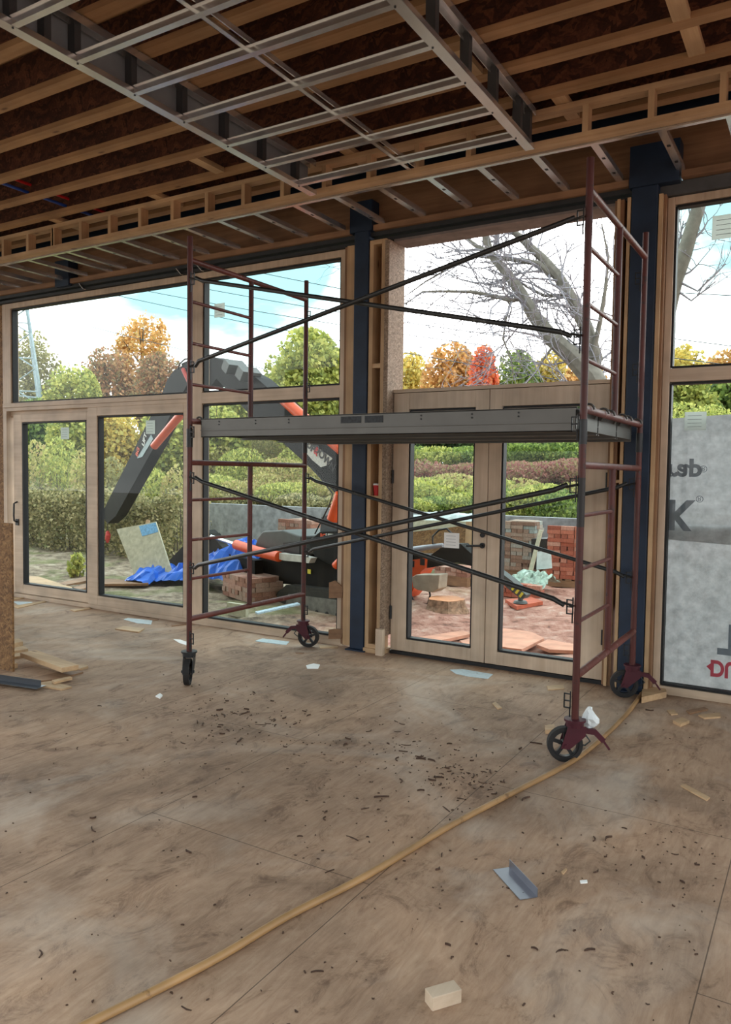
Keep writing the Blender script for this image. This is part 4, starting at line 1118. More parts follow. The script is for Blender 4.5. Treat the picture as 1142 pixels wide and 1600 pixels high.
# cut board ends by the sill, blue printed end
q = onz(372, 962, GZ)
solo(MB().beam(q + Vector((-0.16, 0.0, 0.08)), q + Vector((0.16, -0.02, 0.08)), 0.05, 0.15), 'board_offcut', PALE, 'pale cut board standing on edge outside the fixed lower pane', 'offcut')
q = onz(398, 966, GZ)
solo(MB().beam(q + Vector((0, 0.03, 0.06)), q + Vector((0.3, 0.5, 0.14)), 0.10, 0.02), 'board_offcut', plain('blue_white_print', lin(176, 200, 214), 0.6, 0, 0.2, 40), 'blue printed board offcut behind the pale one outside the fixed pane', 'offcut')

# boards stacked against the wall in the left door pane
board('sheet_board', [(636, 832), (737, 820), (737, 862), (636, 866)], 12.95, 0.03, OSBM, 'strand board sheet standing behind the crane arm in the left door pane', 'board', 0.1)
board('sheet_board', [(637, 812), (737, 815), (737, 828), (637, 838)], 13.05, 0.03, PALE, 'pale sheet standing behind the strand board in the left door pane', 'board', 0.05)
board('timber_upright', [(728, 815), (738, 815), (738, 866), (726, 866)], 12.9, 0.05, STUD['z'], 'pale upright timber beside the door meeting stile', 'timber')
board('timber_upright', [(842, 828), (847, 829), (831, 893), (825, 893)], 11.9, 0.05, PALE, 'white timber leaning between the two brick pallets', 'timber', 0.2)
board('sheet_board', [(839, 862), (860, 861), (862, 888), (838, 890)], 11.6, 0.02, plain('white_sheet', lin(196, 206, 204), 0.6), 'small white sheet leaning between the two brick pallets', 'board', 0.2)
board('dark_cuboid', [(830, 842), (853, 842), (853, 890), (830, 890)], 12.6, 0.5, BLACKM, 'dark crate standing between the two brick pallets', 'cuboid')  # plain black cuboid filling the gap between the brick stacks

def tarp(pix, Y, mat, lab, amp=0.05, N=16):
    P = [ony(x, y, Y) for x, y in pix]
    x0, x1 = min(p.x for p in P), max(p.x for p in P)
    def top(x):
        pts_ = sorted([(p.x, p.z) for p in P])
        for (a, za), (b_, zb) in zip(pts_, pts_[1:]):
            if a <= x <= b_: return za + (zb - za) * (x - a) / max(1e-6, b_ - a)
        return pts_[0][1]
    mb = MB(); R_ = 12
    for i in range(N * 2 + 1):
        x = x0 + (x1 - x0) * i / (2 * N); zt = top(x)
        for j in range(R_ + 1):
            t = j / R_
            yy = Y - 0.35 + 1.0 * t + rng.uniform(-1, 1) * amp * 0.5
            zz = GZ + 0.01 + (zt - GZ) * math.sin(math.pi * min(1, t * 0.85 + 0.05)) ** 0.7 + rng.uniform(-1, 1) * amp * (0.2 + math.sin(math.pi * t))
            mb.v.append(Vector((x + rng.uniform(-1, 1) * amp * 0.4, yy, max(GZ - 0.02, zz))))
    c = R_ + 1
    mb.f = [(i * c + j, (i + 1) * c + j, (i + 1) * c + j + 1, i * c + j + 1) for i in range(2 * N) for j in range(R_)]
    return solo(mb, 'tarpaulin', mat, lab, 'tarp')
TARP = plain('blue_tarpaulin', lin(40, 108, 214), 0.4, 0, 0.12, 5)
tarp([(219, 905), (222, 888), (240, 884), (249, 893), (252, 905)], 8.75, TARP, 'small blue tarp bundle at the foot of the leaning pale board', 0.05, 6)
tarp([(246, 915), (262, 890), (290, 878), (325, 868), (345, 850), (372, 848), (392, 852), (400, 880)], 8.95, TARP, 'large crumpled blue tarp heap left of the crawler crane', 0.07, 14)
tarp([(637, 806), (660, 803), (690, 801), (715, 803), (737, 806)], 13.52, plain('pale_tarp', lin(190, 204, 204), 0.4, 0, 0.1, 5), 'pale tarp over boards along the low wall', 0.03, 8)
tarp([(797, 905), (812, 897), (835, 899), (856, 906)], 11.2, plain('green_film', lin(150, 172, 158), 0.4, 0, 0.35, 14), 'crumpled green plastic film between the brick pallets', 0.05, 6)
q = onz(697, 953, GZ)
st = thing('tree_stump', 'freshly cut tree stump on the red clay outside the left door', 'tree stump', (q.x, q.y, GZ))
mb = MB(); N_ = 30
for zz, rr in ((-0.02, 0.30), (0.06, 0.255), (0.15, 0.235)):
    for j in range(N_):
        t = 2 * math.pi * j / N_; r_ = rr * (1 + 0.06 * math.sin(5 * t) + 0.04 * math.sin(11 * t + 1))
        mb.v.append(Vector((q.x + r_ * math.cos(t), q.y + r_ * math.sin(t), GZ + zz)))
mb.f = [(i * N_ + j, i * N_ + (j + 1) % N_, (i + 1) * N_ + (j + 1) % N_, (i + 1) * N_ + j) for i in range(2) for j in range(N_)]
topv = mb.v[2 * N_:]
mb.build('bark', plain('stump_bark', lin(150, 120, 98), 0.9, 0, 0.3, 24, 0.6), st)
MB().prism([v + Vector((0, 0, 0.001)) for v in topv], (0, 0, 0.004)).build('cut_face', plain('fresh_cut', lin(214, 150, 110), 0.7, 0, 0.08, 12), st)

# ================================================================== OUTSIDE : crawler crane
CP, CN = Vector((-5.3, 8.1, 0)), Vector((0.31, 0.95, 0)).normalized()
CRANE = thing('crawler_crane', 'black and orange crawler crane parked outside behind the left blue column', 'crane', (CP.x, CP.y, GZ))
def cpt(x, y, dn=0.0): return onpl(x, y, CP + CN * dn, CN)
def cplate(name, pix, dn, th, mat, parent=None, lab=None, bevel=0.0):
    P = [cpt(x, y, dn) for x, y in pix]
    return MB().prism(P, CN * th).build(name, mat, parent or CRANE, lab, bevel=bevel)
TR = [(430, 945), (434, 925), (447, 914), (545, 925), (572, 928), (580, 945), (572, 986), (545, 984), (452, 962), (436, 957)]
TRM = plain('crawler_rubber', lin(46, 46, 43), 0.85, 0, 0.25, 20)
tr1 = cplate('crawler_track', TR, 0, 0.28, TRM)
tr1b = cplate('track_frame', [(446, 944), (450, 928), (545, 940), (565, 942), (565, 968), (545, 966), (456, 952)], -0.01, 0.02, plain('track_frame', lin(112, 110, 104), 0.7, 0, 0.25), tr1)
for k in range(7):
    x = 462 + k * 16; y = 952 + k * 2.3
    c_ = cpt(x, y, -0.02)
    MB().tube([c_, c_ + CN * 0.04], 0.028, 12).build('track_roller', DARKM, tr1)
off2 = CN * 0.95; U0 = Vector((CN.y, -CN.x, 0))
P2 = [cpt(x, y, 0) + off2 - U0 * 0.9 for x, y in TR]
MB().prism(P2, CN * 0.28).build('crawler_track', TRM, CRANE)
cplate('chassis', [(395, 878), (398, 902), (440, 912), (545, 920), (572, 922), (572, 868), (560, 866), (470, 875), (430, 858)], 0.16, 0.6, CRANEBLK)
cplate('engine_hood', [(396, 860), (402, 840), (410, 830), (440, 828), (470, 838), (470, 868), (446, 870)], 0.10, 0.8, CRANEGRY, bevel=0.02)
cplate('cover_grille', [(442, 848), (468, 846), (468, 868), (444, 868)], 0.09, 0.02, BLACKM)
sc_ = cplate('side_cover', [(480, 846), (500, 830), (560, 828), (575, 840), (575, 905), (545, 900), (492, 872)], 0.06, 0.5, CRANEBLK, bevel=0.015)
cplate('cab_glass_panel', [(502, 808), (530, 800), (545, 800), (545, 830), (500, 830)], 0.3, 0.4, plain('smoked_panel', lin(70, 76, 84), 0.3))
U_ = Vector((CN.y, -CN.x, 0))                        # along the crane, towards the right of the picture
def ctext(body, x, y, size, mat, ang, dn, parent):
    c_ = cpt(x, y, dn); R3 = Matrix((( U_.x, 0, -CN.x, 0), (U_.y, 0, -CN.y, 0), (0, 1, 0, 0), (0, 0, 0, 1)))
    return text(body, size, mat, parent, Matrix.Translation(c_) @ R3 @ Matrix.Rotation(math.radians(ang), 4, 'Z'))
LETW = plain('white_lettering', lin(226, 226, 222), 0.5)
LETO = plain('orange_lettering', lin(226, 84, 44), 0.5)
ctext('BG', 504.5, 838, 0.085, LETO, 0, 0.055, sc_); ctext('LIFT', 514.5, 838, 0.085, LETW, 0, 0.055, sc_)
c_ = cpt(483, 893, 0.14); MB().beam(c_ - U_ * 0.035, c_ + U_ * 0.035, 0.004, 0.06).build('warning_label', plain('yellow_label', lin(230, 214, 60), 0.5), CRANE, 'small yellow warning label')
# outrigger reaching forward left
cplate('outrigger_leg', [(211, 931), (219, 938), (229, 934), (300, 868), (318, 850), (330, 836), (322, 828), (302, 842), (286, 853)], -0.05, 0.16, CRANEBLK)
cplate('outrigger_arm', [(320, 836), (331, 833), (342, 850), (360, 868), (398, 876), (398, 902), (352, 896), (322, 872)], -0.02, 0.14, CRANEBLK)
YELS = MB()
for k in range(3):
    a0 = 211 + 3 + k * 6; YELS.prism([cpt(a0, 931 - k * 5.0 + 2, -0.055), cpt(a0 + 3, 928 - k * 5.0 + 2, -0.055), cpt(a0 + 10, 931 - k * 5.2 + 2, -0.055), cpt(a0 + 7, 934.5 - k * 5.2 + 2, -0.055)], CN * 0.004)
YELS.build('warning_stripes', plain('yellow_stripe', lin(222, 206, 70), 0.5), CRANE, 'yellow stripes on the foot')
def ctube(name, pix, dn, r, mat, n=14, lab=None): return MB().tube([cpt(x, y, dn) for x, y in pix], r, n).build(name, mat, CRANE, lab, smooth=True)
ctube('lift_cylinder', [(369, 851), (400, 861), (436, 870)], -0.05, 0.072, ORANGE, lab='orange hydraulic cylinder at the outrigger')
ctube('cylinder_rod', [(330, 838), (369, 851)], -0.05, 0.026, GALV)
cplate('cylinder_eye', [(436, 864), (446, 866), (470, 868), (486, 872), (482, 880), (466, 878), (444, 876), (436, 874)], -0.06, 0.1, plain('pale_link', lin(190, 188, 180), 0.5))
# boom: main length rising left from behind the column, knuckle, hanging second length
BM = cplate('main_boom', [(318, 562), (334, 558), (350, 563), (372, 574), (400, 590), (422, 609), (446, 634), (476, 664), (540, 714), (556, 740), (533, 780), (502, 748), (472, 719), (441, 691), (402, 660), (380, 637), (357, 612), (338, 592), (330, 603), (320, 604)], 0.15, 0.26, CRANEBLK)
for k, (x, y) in enumerate(((366, 566), (388, 577))):
    c_ = cpt(x, y + 8, 0.12); MB().beam(c_ - U_ * 0.07 + Vector((0, 0, .05)), c_ + U_ * 0.07 - Vector((0, 0, .05)), 0.32, 0.16).build('boom_bracket', CRANEGRY, BM)
ctube('boom_cylinder', [(432, 614), (460, 640), (500, 674), (545, 712)], 0.12, 0.075, ORANGE, lab='orange hydraulic cylinder along the boom')
cplate('knuckle', [(283, 568), (296, 562), (322, 562), (322, 606), (296, 606), (288, 592)], 0.12, 0.3, CRANEBLK)
ctube('knuckle_link', [(286, 577), (290, 586), (298, 602)], 0.08, 0.035, plain('red_link', lin(190, 60, 52), 0.5))
ctube('hydraulic_hose', [(278, 577), (281, 568), (289, 561), (300, 560), (312, 566)], 0.1, 0.014, BLACKM, 8)
B2 = cplate('second_boom', [(262, 592), (272, 578), (288, 570), (298, 585), (292, 602), (279, 625), (262, 657), (241, 698), (181, 806), (168, 818), (158, 804), (234, 653), (252, 617)], 0.18, 0.22, CRANEBLK)
ctube('boom_cylinder', [(300, 628), (272, 660), (241, 697)], 0.12, 0.07, ORANGE, lab='orange cylinder by the hanging boom')
cplate('grey_strip', [(236, 679), (239, 686), (222, 714), (214, 716)], 0.17, 0.01, plain('grey_blue_strip', lin(140, 160, 166), 0.5), B2)
ctext('BG', 215, 706, 0.14, LETO, 61, 0.172, B2); ctext('LIFT', 225.5, 687, 0.14, LETW, 61, 0.172, B2)
# white plate with dark letters on the main boom
DK = plain('dark_lettering', lin(24, 26, 30), 0.5); RDL = plain('red_lettering', lin(206, 40, 44), 0.5)
ctext('UP', 485.5, 698, 0.15, DK, -35, 0.138, BM); ctext('&', 494, 705, 0.15, RDL, -35, 0.138, BM); ctext('DOWN', 507, 716, 0.15, DK, -35, 0.138, BM)
cplate('name_plate', [(476, 696), (479, 689), (488, 693), (519, 716), (514, 726), (501, 730), (488, 719), (477, 706)], 0.143, 0.004, plain('white_plate', lin(206, 206, 200), 0.5, 0, 0.15, 60), BM, 'white name plate')
ctube('jib_cylinder', [(533, 772), (520, 812)], 0.1, 0.08, ORANGE, lab='orange cylinder under the boom foot')
ctube('hydraulic_hose', [(486, 730), (505, 752), (520, 772), (514, 790), (503, 812), (492, 834)], 0.06, 0.010, BLACKM, 6)
ctube('side_cylinder', [(540, 868), (524, 884)], 0.0, 0.05, ORANGE)
# hook block hanging from the second boom
hb = thing('hook_block', 'small red hook block hanging at the end of the second crane boom', 'hook block', cpt(168, 850, 0.25))
MB().tube([cpt(168, 816, 0.25), cpt(168, 832, 0.25)], 0.008, 6).build('hoist_rope', BLACKM, hb)
MB().tube([cpt(168, 830, 0.25), cpt(169, 836, 0.25), cpt(168, 842, 0.25), cpt(168, 848, 0.25)], [0.03, 0.055, 0.05, 0.02], 12).build('block_body', plain('red_block', lin(200, 60, 56), 0.5), hb, smooth=True)

# crane parts seen through the left door pane: the rear outriggers
RP = Vector((-4.9, 9.6, 0)); RN = Vector((0.1, 1, 0)).normalized()
def rpt(x, y, dn=0.0): return onpl(x, y, RP + RN * dn, RN)
def rplate(name, pix, dn, th, mat, lab=None, bevel=0.0):
    return MB().prism([rpt(x, y, dn) for x, y in pix], RN * th).build(name, mat, CRANE, lab, bevel=bevel)
op = rplate('outrigger_housing', [(590, 884), (635, 876), (665, 872), (664, 888), (658, 893), (644, 925), (636, 934), (590, 940)], 0.0, 0.3, ORANGE, 'orange outrigger housing')
for (x, y) in ((644, 881), (660, 878)):
    c_ = rpt(x, y, -0.004); MB().box(c_.x - 0.035, c_.x + 0.035, c_.y - 0.005, c_.y + 0.01, c_.z - 0.045, c_.z + 0.045).build('slot', BLACKM, op)
rplate('outrigger_beam', [(590, 862), (640, 866), (672, 868), (686, 858), (694, 850), (720, 850), (735, 864), (757, 872), (757, 888), (735, 884), (712, 878), (690, 884), (664, 888), (640, 880), (590, 880)], 0.05, 0.2, CRANEBLK)
rplate('outrigger_leg', [(735, 868), (757, 876), (800, 908), (822, 930), (817, 936), (806, 930), (770, 900), (735, 884)], 0.05, 0.16, CRANEGRY)
yy_ = MB()
for k in range(3):
    x, y = 803 + k * 6, 914 + k * 5.5
    yy_.prism([rpt(x, y, 0.045), rpt(x + 3, y + 2.6, 0.045), rpt(x - 2, y + 9, 0.045), rpt(x - 5, y + 6.5, 0.045)], RN * 0.004)
yy_.build('warning_stripes', MATS['yellow_stripe'], CRANE, 'yellow stripes on the rear foot')
ft = onz(813, 942, GZ + 0.06)
MB().tube([ft, ft + Vector((0, 0, 0.03))], [0.10, 0.08], 18).tube([ft + Vector((0, 0, 0.03)), ft + Vector((0, 0, 0.1))], 0.035, 12).build('outrigger_foot', CRANEGRY, CRANE, smooth=True)
P = [onz(x, y, GZ) for x, y in ((789, 942), (830, 938), (848, 945), (807, 953))]
solo(MB().prism(P, (0, 0, 0.05)), 'support_pad', plain('orange_pad', lin(176, 88, 62), 0.7), 'orange brown pad under the rear outrigger foot', 'pad')
MB().tube([rpt(642, 860), rpt(668, 855), rpt(692, 852)], [0.05, 0.035, 0.03], 12).build('outrigger_cylinder', plain('grey_rod', lin(150, 152, 160), 0.4), CRANE, smooth=True)
MB().tube([rpt(692, 853), rpt(676, 850), rpt(676, 838), rpt(686, 828), rpt(698, 826), rpt(706, 834)], 0.014, 8).build('hydraulic_hose', BLACKM, CRANE, smooth=True)
MB().tube([rpt(640, 925), rpt(646, 938), rpt(656, 942), rpt(668, 944), rpt(672, 930), rpt(670, 918)], 0.013, 8).build('hydraulic_hose', DARKM, CRANE, smooth=True)
gb = rplate('control_box', [(643, 902), (650, 898), (687, 898), (685, 920), (676, 926), (652, 922), (645, 918)], -0.25, 0.22, plain('beige_box', lin(168, 158, 142), 0.6), 'beige control box', 0.01)

# ================================================================== OUTSIDE : plants
def leaf_mesh(name, pts, size, mat, parent, flat=1.0, up=0.0):
    """a crown of single leaf cards, each with its own tilt"""
    P = np.asarray(pts, dtype=np.float64); N = len(P)
    a = nrng.normal(size=(N, 3)); a /= np.linalg.norm(a, axis=1, keepdims=True)
    b = nrng.normal(size=(N, 3)); b -= a * (a * b).sum(1, keepdims=True); b /= np.linalg.norm(b, axis=1, keepdims=True)
    if up:
        a = a * (1 - up) + np.array([0, 0, 1.0]) * up; a /= np.linalg.norm(a, axis=1, keepdims=True)
    s_ = size * nrng.uniform(0.55, 1.25, (N, 1)); w_ = s_ * 0.42 * flat
    off = np.array(parent_loc(parent))
    V = np.stack([P - a * s_ * 0.5, P + b * w_ - a * s_ * 0.05, P + a * s_ * 0.5, P - b * w_ - a * s_ * 0.05], 1).reshape(-1, 3) - off
    me = bpy.data.meshes.new(name)
    me.vertices.add(4 * N); me.vertices.foreach_set('co', V.ravel())
    me.loops.add(4 * N); me.loops.foreach_set('vertex_index', np.arange(4 * N, dtype=np.int32))
    me.polygons.add(N); me.polygons.foreach_set('loop_start', np.arange(0, 4 * N, 4, dtype=np.int32))
    me.update(calc_edges=True); me.validate()
    me.materials.append(mat)
    o = bpy.data.objects.new(name, me); COL.objects.link(o); o.parent = parent
    return o
def crown_pts(c, rx, ry, rz, n, clumps=26, spread=0.34, hollow=0.35):
    C = nrng.normal(size=(clumps, 3)); C /= np.linalg.norm(C, axis=1, keepdims=True)
    C *= nrng.uniform(hollow, 0.92, (clumps, 1)) ** 0.6
    k = nrng.integers(0, clumps, n)
    Q = C[k] + nrng.normal(size=(n, 3)) * spread * 0.55
    r_ = np.linalg.norm(Q, axis=1, keepdims=True); Q = np.where(r_ > 1.08, Q / r_ * 1.08, Q)
    return np.array(c) + Q * np.array([rx, ry, rz])
PAL = {
 'green':   [(46, 62, 26), (72, 92, 36), (100, 118, 48), (124, 136, 58)],
 'dark':    [(34, 48, 30), (52, 70, 40), (70, 90, 52), (96, 110, 64)],
 'yellow':  [(110, 100, 44), (150, 134, 58), (176, 152, 68), (140, 136, 66), (180, 158, 84)],
 'ygreen':  [(78, 88, 38), (112, 120, 52), (140, 142, 64), (160, 154, 76)],
 'orange':  [(118, 88, 44), (156, 114, 60), (176, 136, 78), (138, 120, 62)],
 'red':     [(160, 66, 44), (178, 84, 52), (176, 104, 60), (160, 92, 50)],
 'russet':  [(96, 66, 44), (128, 84, 54), (146, 106, 68), (110, 98, 62), (84, 76, 50)],
 'olive':   [(80, 78, 44), (104, 100, 58), (126, 118, 70), (92, 96, 50)],
 'weed':    [(96, 98, 48), (128, 124, 62), (150, 142, 80), (140, 118, 78), (104, 112, 52)],
 'sumac':   [(96, 52, 52), (120, 68, 62), (132, 92, 76), (100, 84, 56), (110, 104, 58)],
 'hedge':   [(58, 58, 34), (86, 84, 50), (120, 112, 72), (150, 138, 96), (74, 82, 40)],
}
LEAF = {k: leafmat('leaves_' + k, v) for k, v in PAL.items()}
BARK = plain('grey_bark', lin(104, 96, 84), 0.9, 0, 0.2, 14)
def tree(px, ptop, hw, Y, pal, lab, n=3200, base_z=None, leaf=0.30, low=0.45, sparse=0.34):
    top = ony(px, ptop, Y); zg = ground_h(top.x, Y)
    dep = (Vector((top.x, Y, top.z)) - CAM).dot(FWD)
    rx = hw * dep / FPX
    H = top.z - zg; rz = H * (1 - low) / 2 * 1.08; cz = top.z - rz
    t = thing('tree', lab, 'tree', (top.x, Y, zg), 'autumn trees beyond the plot')
    tr_ = MB().tube([(top.x, Y, zg - 0.1), (top.x + 0.1, Y, zg + H * 0.3), (top.x, Y, cz), (top.x + 0.1, Y, cz + rz * 0.7)], [0.02 * H + 0.05, 0.016 * H + 0.04, 0.01 * H + 0.03, 0.02], 8)
    for k in range(7):
        a = k * 0.9; z = zg + H * (0.3 + 0.07 * k)
        tr_.tube([(top.x, Y, z), (top.x + math.cos(a) * rx * 0.4, Y + math.sin(a) * rx * 0.4, z + rz * 0.3), (top.x + math.cos(a) * rx * 0.75, Y + math.sin(a) * rx * 0.75, z + rz * 0.55)], [0.008 * H, 0.005 * H, 0.01], 6)
    tr_.build('trunk', BARK, t, smooth=True)
    leaf_mesh('foliage', crown_pts((top.x, Y, cz), rx, rx * 0.9, rz, n, max(20, n // 130), sparse * 1.15), leaf, LEAF[pal], t)
T_ = [  # px, top, half width, distance out, palette, label
 (52, 520, 44, 30, 'olive', 'olive brown tree behind the lattice pylon at far left', 2600, 0.3),
 (112, 572, 44, 25, 'ygreen', 'rounded yellow olive tree right of the lattice pylon', 3000, 0.3),
 (168, 548, 52, 32, 'russet', 'russet brown tree in the middle of the upper left pane', 3400, 0.3),
 (222, 490, 46, 34, 'orange', 'tallest orange brown oak in the upper left pane', 2200, 0.45),
 (250, 556, 44, 28, 'russet', 'low brown tree just left of the crane knuckle', 3000, 0.3),
 (362, 610, 44, 22, 'ygreen', 'yellow green tree under the bend of the crane boom', 2600, 0.3),
 (478, 520, 66, 20, 'ygreen', 'large yellow green tree in the pane right of the crane boom', 6500, 0.22),
 (540, 545, 40, 24, 'yellow', 'yellow tree partly behind the left blue column', 2600, 0.3),
 (640, 557, 40, 38, 'yellow', 'yellow orange tree at left in the opening over the french doors', 3200, 0.2),
 (705, 541, 46, 36, 'orange', 'broad golden orange tree left of the red maple', 4200, 0.2),
 (756, 545, 24, 33, 'red', 'bright red orange maple above the french doors', 2800, 0.15),
 (738, 552, 34, 44, 'green', 'green tree peeping out behind the red maple', 2400, 0.2),
 (806, 552, 40, 37, 'green', 'green tree right of the red maple', 3600, 0.2),
 (862, 556, 40, 39, 'yellow', 'yellow tree behind the bare tree trunk', 3200, 0.2),
 (915, 562, 36, 36, 'orange', 'orange tree by the right door jamb', 2800, 0.2),
 (1000, 552, 44, 38, 'ygreen', 'green yellow tree hidden mostly by the right blue column', 2600, 0.2),
 (1075, 544, 42, 36, 'yellow', 'yellow tree at left of the right window', 3400, 0.2),
 (1140, 552, 48, 38, 'orange', 'orange yellow tree at the right edge in the right window', 3400, 0.2),
 (1070, 592, 50, 29, 'ygreen', 'yellow green tree low in the right window above the wrap', 3600, 0.15),
 (1150, 590, 50, 30, 'green', 'green tree low at the right edge above the wrap', 3000, 0.15),
 (660, 640, 48, 29, 'dark', 'dark green tree low behind the left door pane', 3000, 0.1),
 (735, 632, 50, 30, 'dark', 'dark green tree low behind the door meeting stiles', 3000, 0.1),
 (820, 636, 52, 29, 'dark', 'dark green tree low behind the right door pane', 3200, 0.1),
 (895, 632, 46, 30, 'dark', 'dark green tree low beside the right front scaffold post', 2800, 0.1),
 (405, 622, 40, 26, 'olive', 'olive tree far behind the weeds in the fixed pane, left', 3000, 0.1),
 (452, 618, 44, 27, 'weed', 'olive tree far behind the weeds in the fixed pane, right', 3000, 0.1),
 (60, 628, 46, 17, 'green', 'green tree behind the sliding panel, left part', 3400, 0.15),
 (115, 640, 44, 16, 'ygreen', 'yellow green tree behind the sliding panel, right part', 3400, 0.1),
 (180, 636, 44, 17, 'yellow', 'yellow leaved tree left of the hanging crane boom', 3400, 0.15),
 (262, 640, 50, 18, 'ygreen', 'yellow green tree right of the hanging crane boom', 3600, 0.1),
 (340, 640, 48, 19, 'ygreen', 'low yellow green tree above the scaffold deck level', 2600, 0.1),
]
for (px, pt, hw, Y, pal, lab, n_, low) in T_:
    tree(px, pt, hw, Y, pal, lab, int(n_ * 2.1), leaf=0.10 + Y * 0.0035, low=low, sparse=0.30 if low < 0.4 else 0.24)
# shrubs and tall weeds on the bank
def shrub(px, ptop, hw, Y, pal, lab, n=1500, leaf=0.12, up=0.3, name='shrub', pbase=None):
    top = ony(px, ptop, Y); zg = ground_h(top.x, Y)
    dep = (Vector((top.x, Y, top.z)) - CAM).dot(FWD); rx = hw * dep / FPX; H = max(0.3, top.z - zg)
    t = thing(name, lab, name, (top.x, Y, zg), 'shrubs on the bank')
    sb = MB()
    for k in range(5):
        a = k * 1.3; sb.tube([(top.x + 0.05 * math.cos(a), Y + 0.05 * math.sin(a), zg - 0.05), (top.x + rx * 0.5 * math.cos(a), Y + rx * 0.5 * math.sin(a), zg + H * 0.8)], [0.018, 0.006], 5)
    sb.build('stems', BARK, t)
    leaf_mesh('foliage', crown_pts((top.x, Y, zg + H * 0.5), rx, min(rx, 1.2), H * 0.53, n, 30, 0.62, 0.2), leaf, LEAF[pal], t, 0.8, up)
k = 0
where_cols = ['at far left', 'left of the hanging boom', 'right of the hanging boom', 'behind the front left post', 'behind the inner left post', 'before the column', 'in the left door pane', 'at the meeting stiles', 'in the right door pane', 'near the right front post']
rows = [('back', 0), ('middle', 1), ('front', 2)]
SH = []
for i, px in enumerate((330, 372, 415, 455, 497, 536)):
    w_ = ['just right of the mullion', 'by the inner scaffold post', 'midway in the fixed pane', 'behind the rear left post', 'under the boom lettering', 'beside the blue column'][i]
    SH.append((px, 664 + (i % 2) * 8, 34, 21.5, 'weed' if i % 2 else 'olive', 'tall weed clump on the upper bank, ' + w_))
    SH.append((px + 14, 706 + (i % 3) * 6, 34, 18.5, 'ygreen' if i % 2 else 'weed', 'tall weed clump on the middle bank, ' + w_))
    SH.append((px - 6, 746 + (i % 2) * 6, 34, 16.9, 'weed' if i % 3 else 'ygreen', 'weed clump on the lower bank, ' + w_))
    SH.append((px + 6, 782, 30, 16.0, 'hedge', 'dark weed clump along the top of the grey wall, ' + w_))
for i, px in enumerate((636, 680, 724, 768, 812, 856, 900)):
    w_ = ['left edge of the left door pane', 'midway in the left door pane', 'right side of left door pane', 'behind the meeting stiles', 'left side of right door pane', 'midway in right door pane', 'behind right front scaffold post'][i]
    SH.append((px, 692 + (i % 2) * 7, 34, 23.5, ('green', 'ygreen')[i % 2], 'yellow green bush on the bank, ' + w_))
    SH.append((px + 8, 722 + (i % 3) * 3, 34, 20.0, 'sumac', 'dull red sumac bush on the bank, ' + w_))
    SH.append((px - 6, 750 + (i % 2) * 4, 34, 17.3, ('weed', 'ygreen')[i % 2], 'yellow green bush low on the bank, ' + w_))
    SH.append((px + 4, 774, 32, 16.1, ('ygreen', 'green')[i % 2], 'green bush along the top of the grey wall, ' + w_))
for i, px in enumerate((1060, 1110)):
    SH.append((px, 640, 40, 22, 'ygreen', 'bush above the building wrap, ' + ('left', 'right')[i] + ' part of the right window'))
for (px, pt, hw, Y, pal, lab) in SH:
    shrub(px + rng.uniform(-9, 9), pt + rng.uniform(-9, 8), hw * rng.uniform(1.0, 1.5), Y + rng.uniform(-.6, .6), pal, lab, 3200, 0.06 + Y * 0.0022, 0.45)
# weeds and hedge at left
for i, (px, pt, hw, Y, pal, lab, n_) in enumerate([
   (52, 700, 34, 12.2, 'weed', 'tall weed clump behind the sliding panel, left edge', 2000), (95, 694, 34, 12.4, 'ygreen', 'tall yellow green weed clump in the middle of the sliding panel', 2400),
   (134, 710, 28, 12.0, 'weed', 'tall weed clump by the stile of the sliding panel', 1800), (175, 724, 28, 12.6, 'olive', 'weed clump behind the hanging boom tip', 1600),
   (285, 734, 34, 13.0, 'weed', 'weed clump right of the hanging boom above the hedge', 1800), (240, 742, 30, 12.8, 'ygreen', 'weed clump between hanging boom and hedge top', 1600),
   (120, 868, 12, 8.6, 'ygreen', 'small bright green sapling before the sliding panel', 300)]):
    shrub(px, pt, hw, Y, pal, lab, n_, 0.11, 0.5)
HG = thing('hedge', 'dense clipped hedge behind the leaning pale board', 'hedge', (-13.3, 11.6, GZ))
hx0, hx1 = ony(-60, 780, 11.6).x, ony(300, 780, 11.6).x
N = 26000
hx = nrng.uniform(hx0, hx1, N)
htop = 1.30 + 0.10 * np.sin(hx * 2.3 + 1) + 0.07 * np.sin(hx * 6.1) + nrng.normal(0, 0.05, N)
hz = GZ + htop * nrng.uniform(0, 1, N) ** 0.7
front = nrng.uniform(0, 1, N) < 0.62
hy = np.where(front, 11.1 + 0.10 * np.sin(hx * 5.3 + hz * 4) + nrng.normal(0, 0.10, N), nrng.uniform(11.1, 12.2, N))
leaf_mesh('foliage', np.stack([hx, hy, hz], 1), 0.085, LEAF['hedge'], HG, 0.8)
hs = MB()
for i in range(60):
    x = hx0 + (hx1 - hx0) * (i + rng.random()) / 60
    hs.tube([(x, 11.5, GZ - 0.05), (x + rng.uniform(-.2, .2), 11.5 + rng.uniform(-.2, .2), GZ + 1.1)], [0.02, 0.008], 5)
hs.build('stems', BARK, HG)

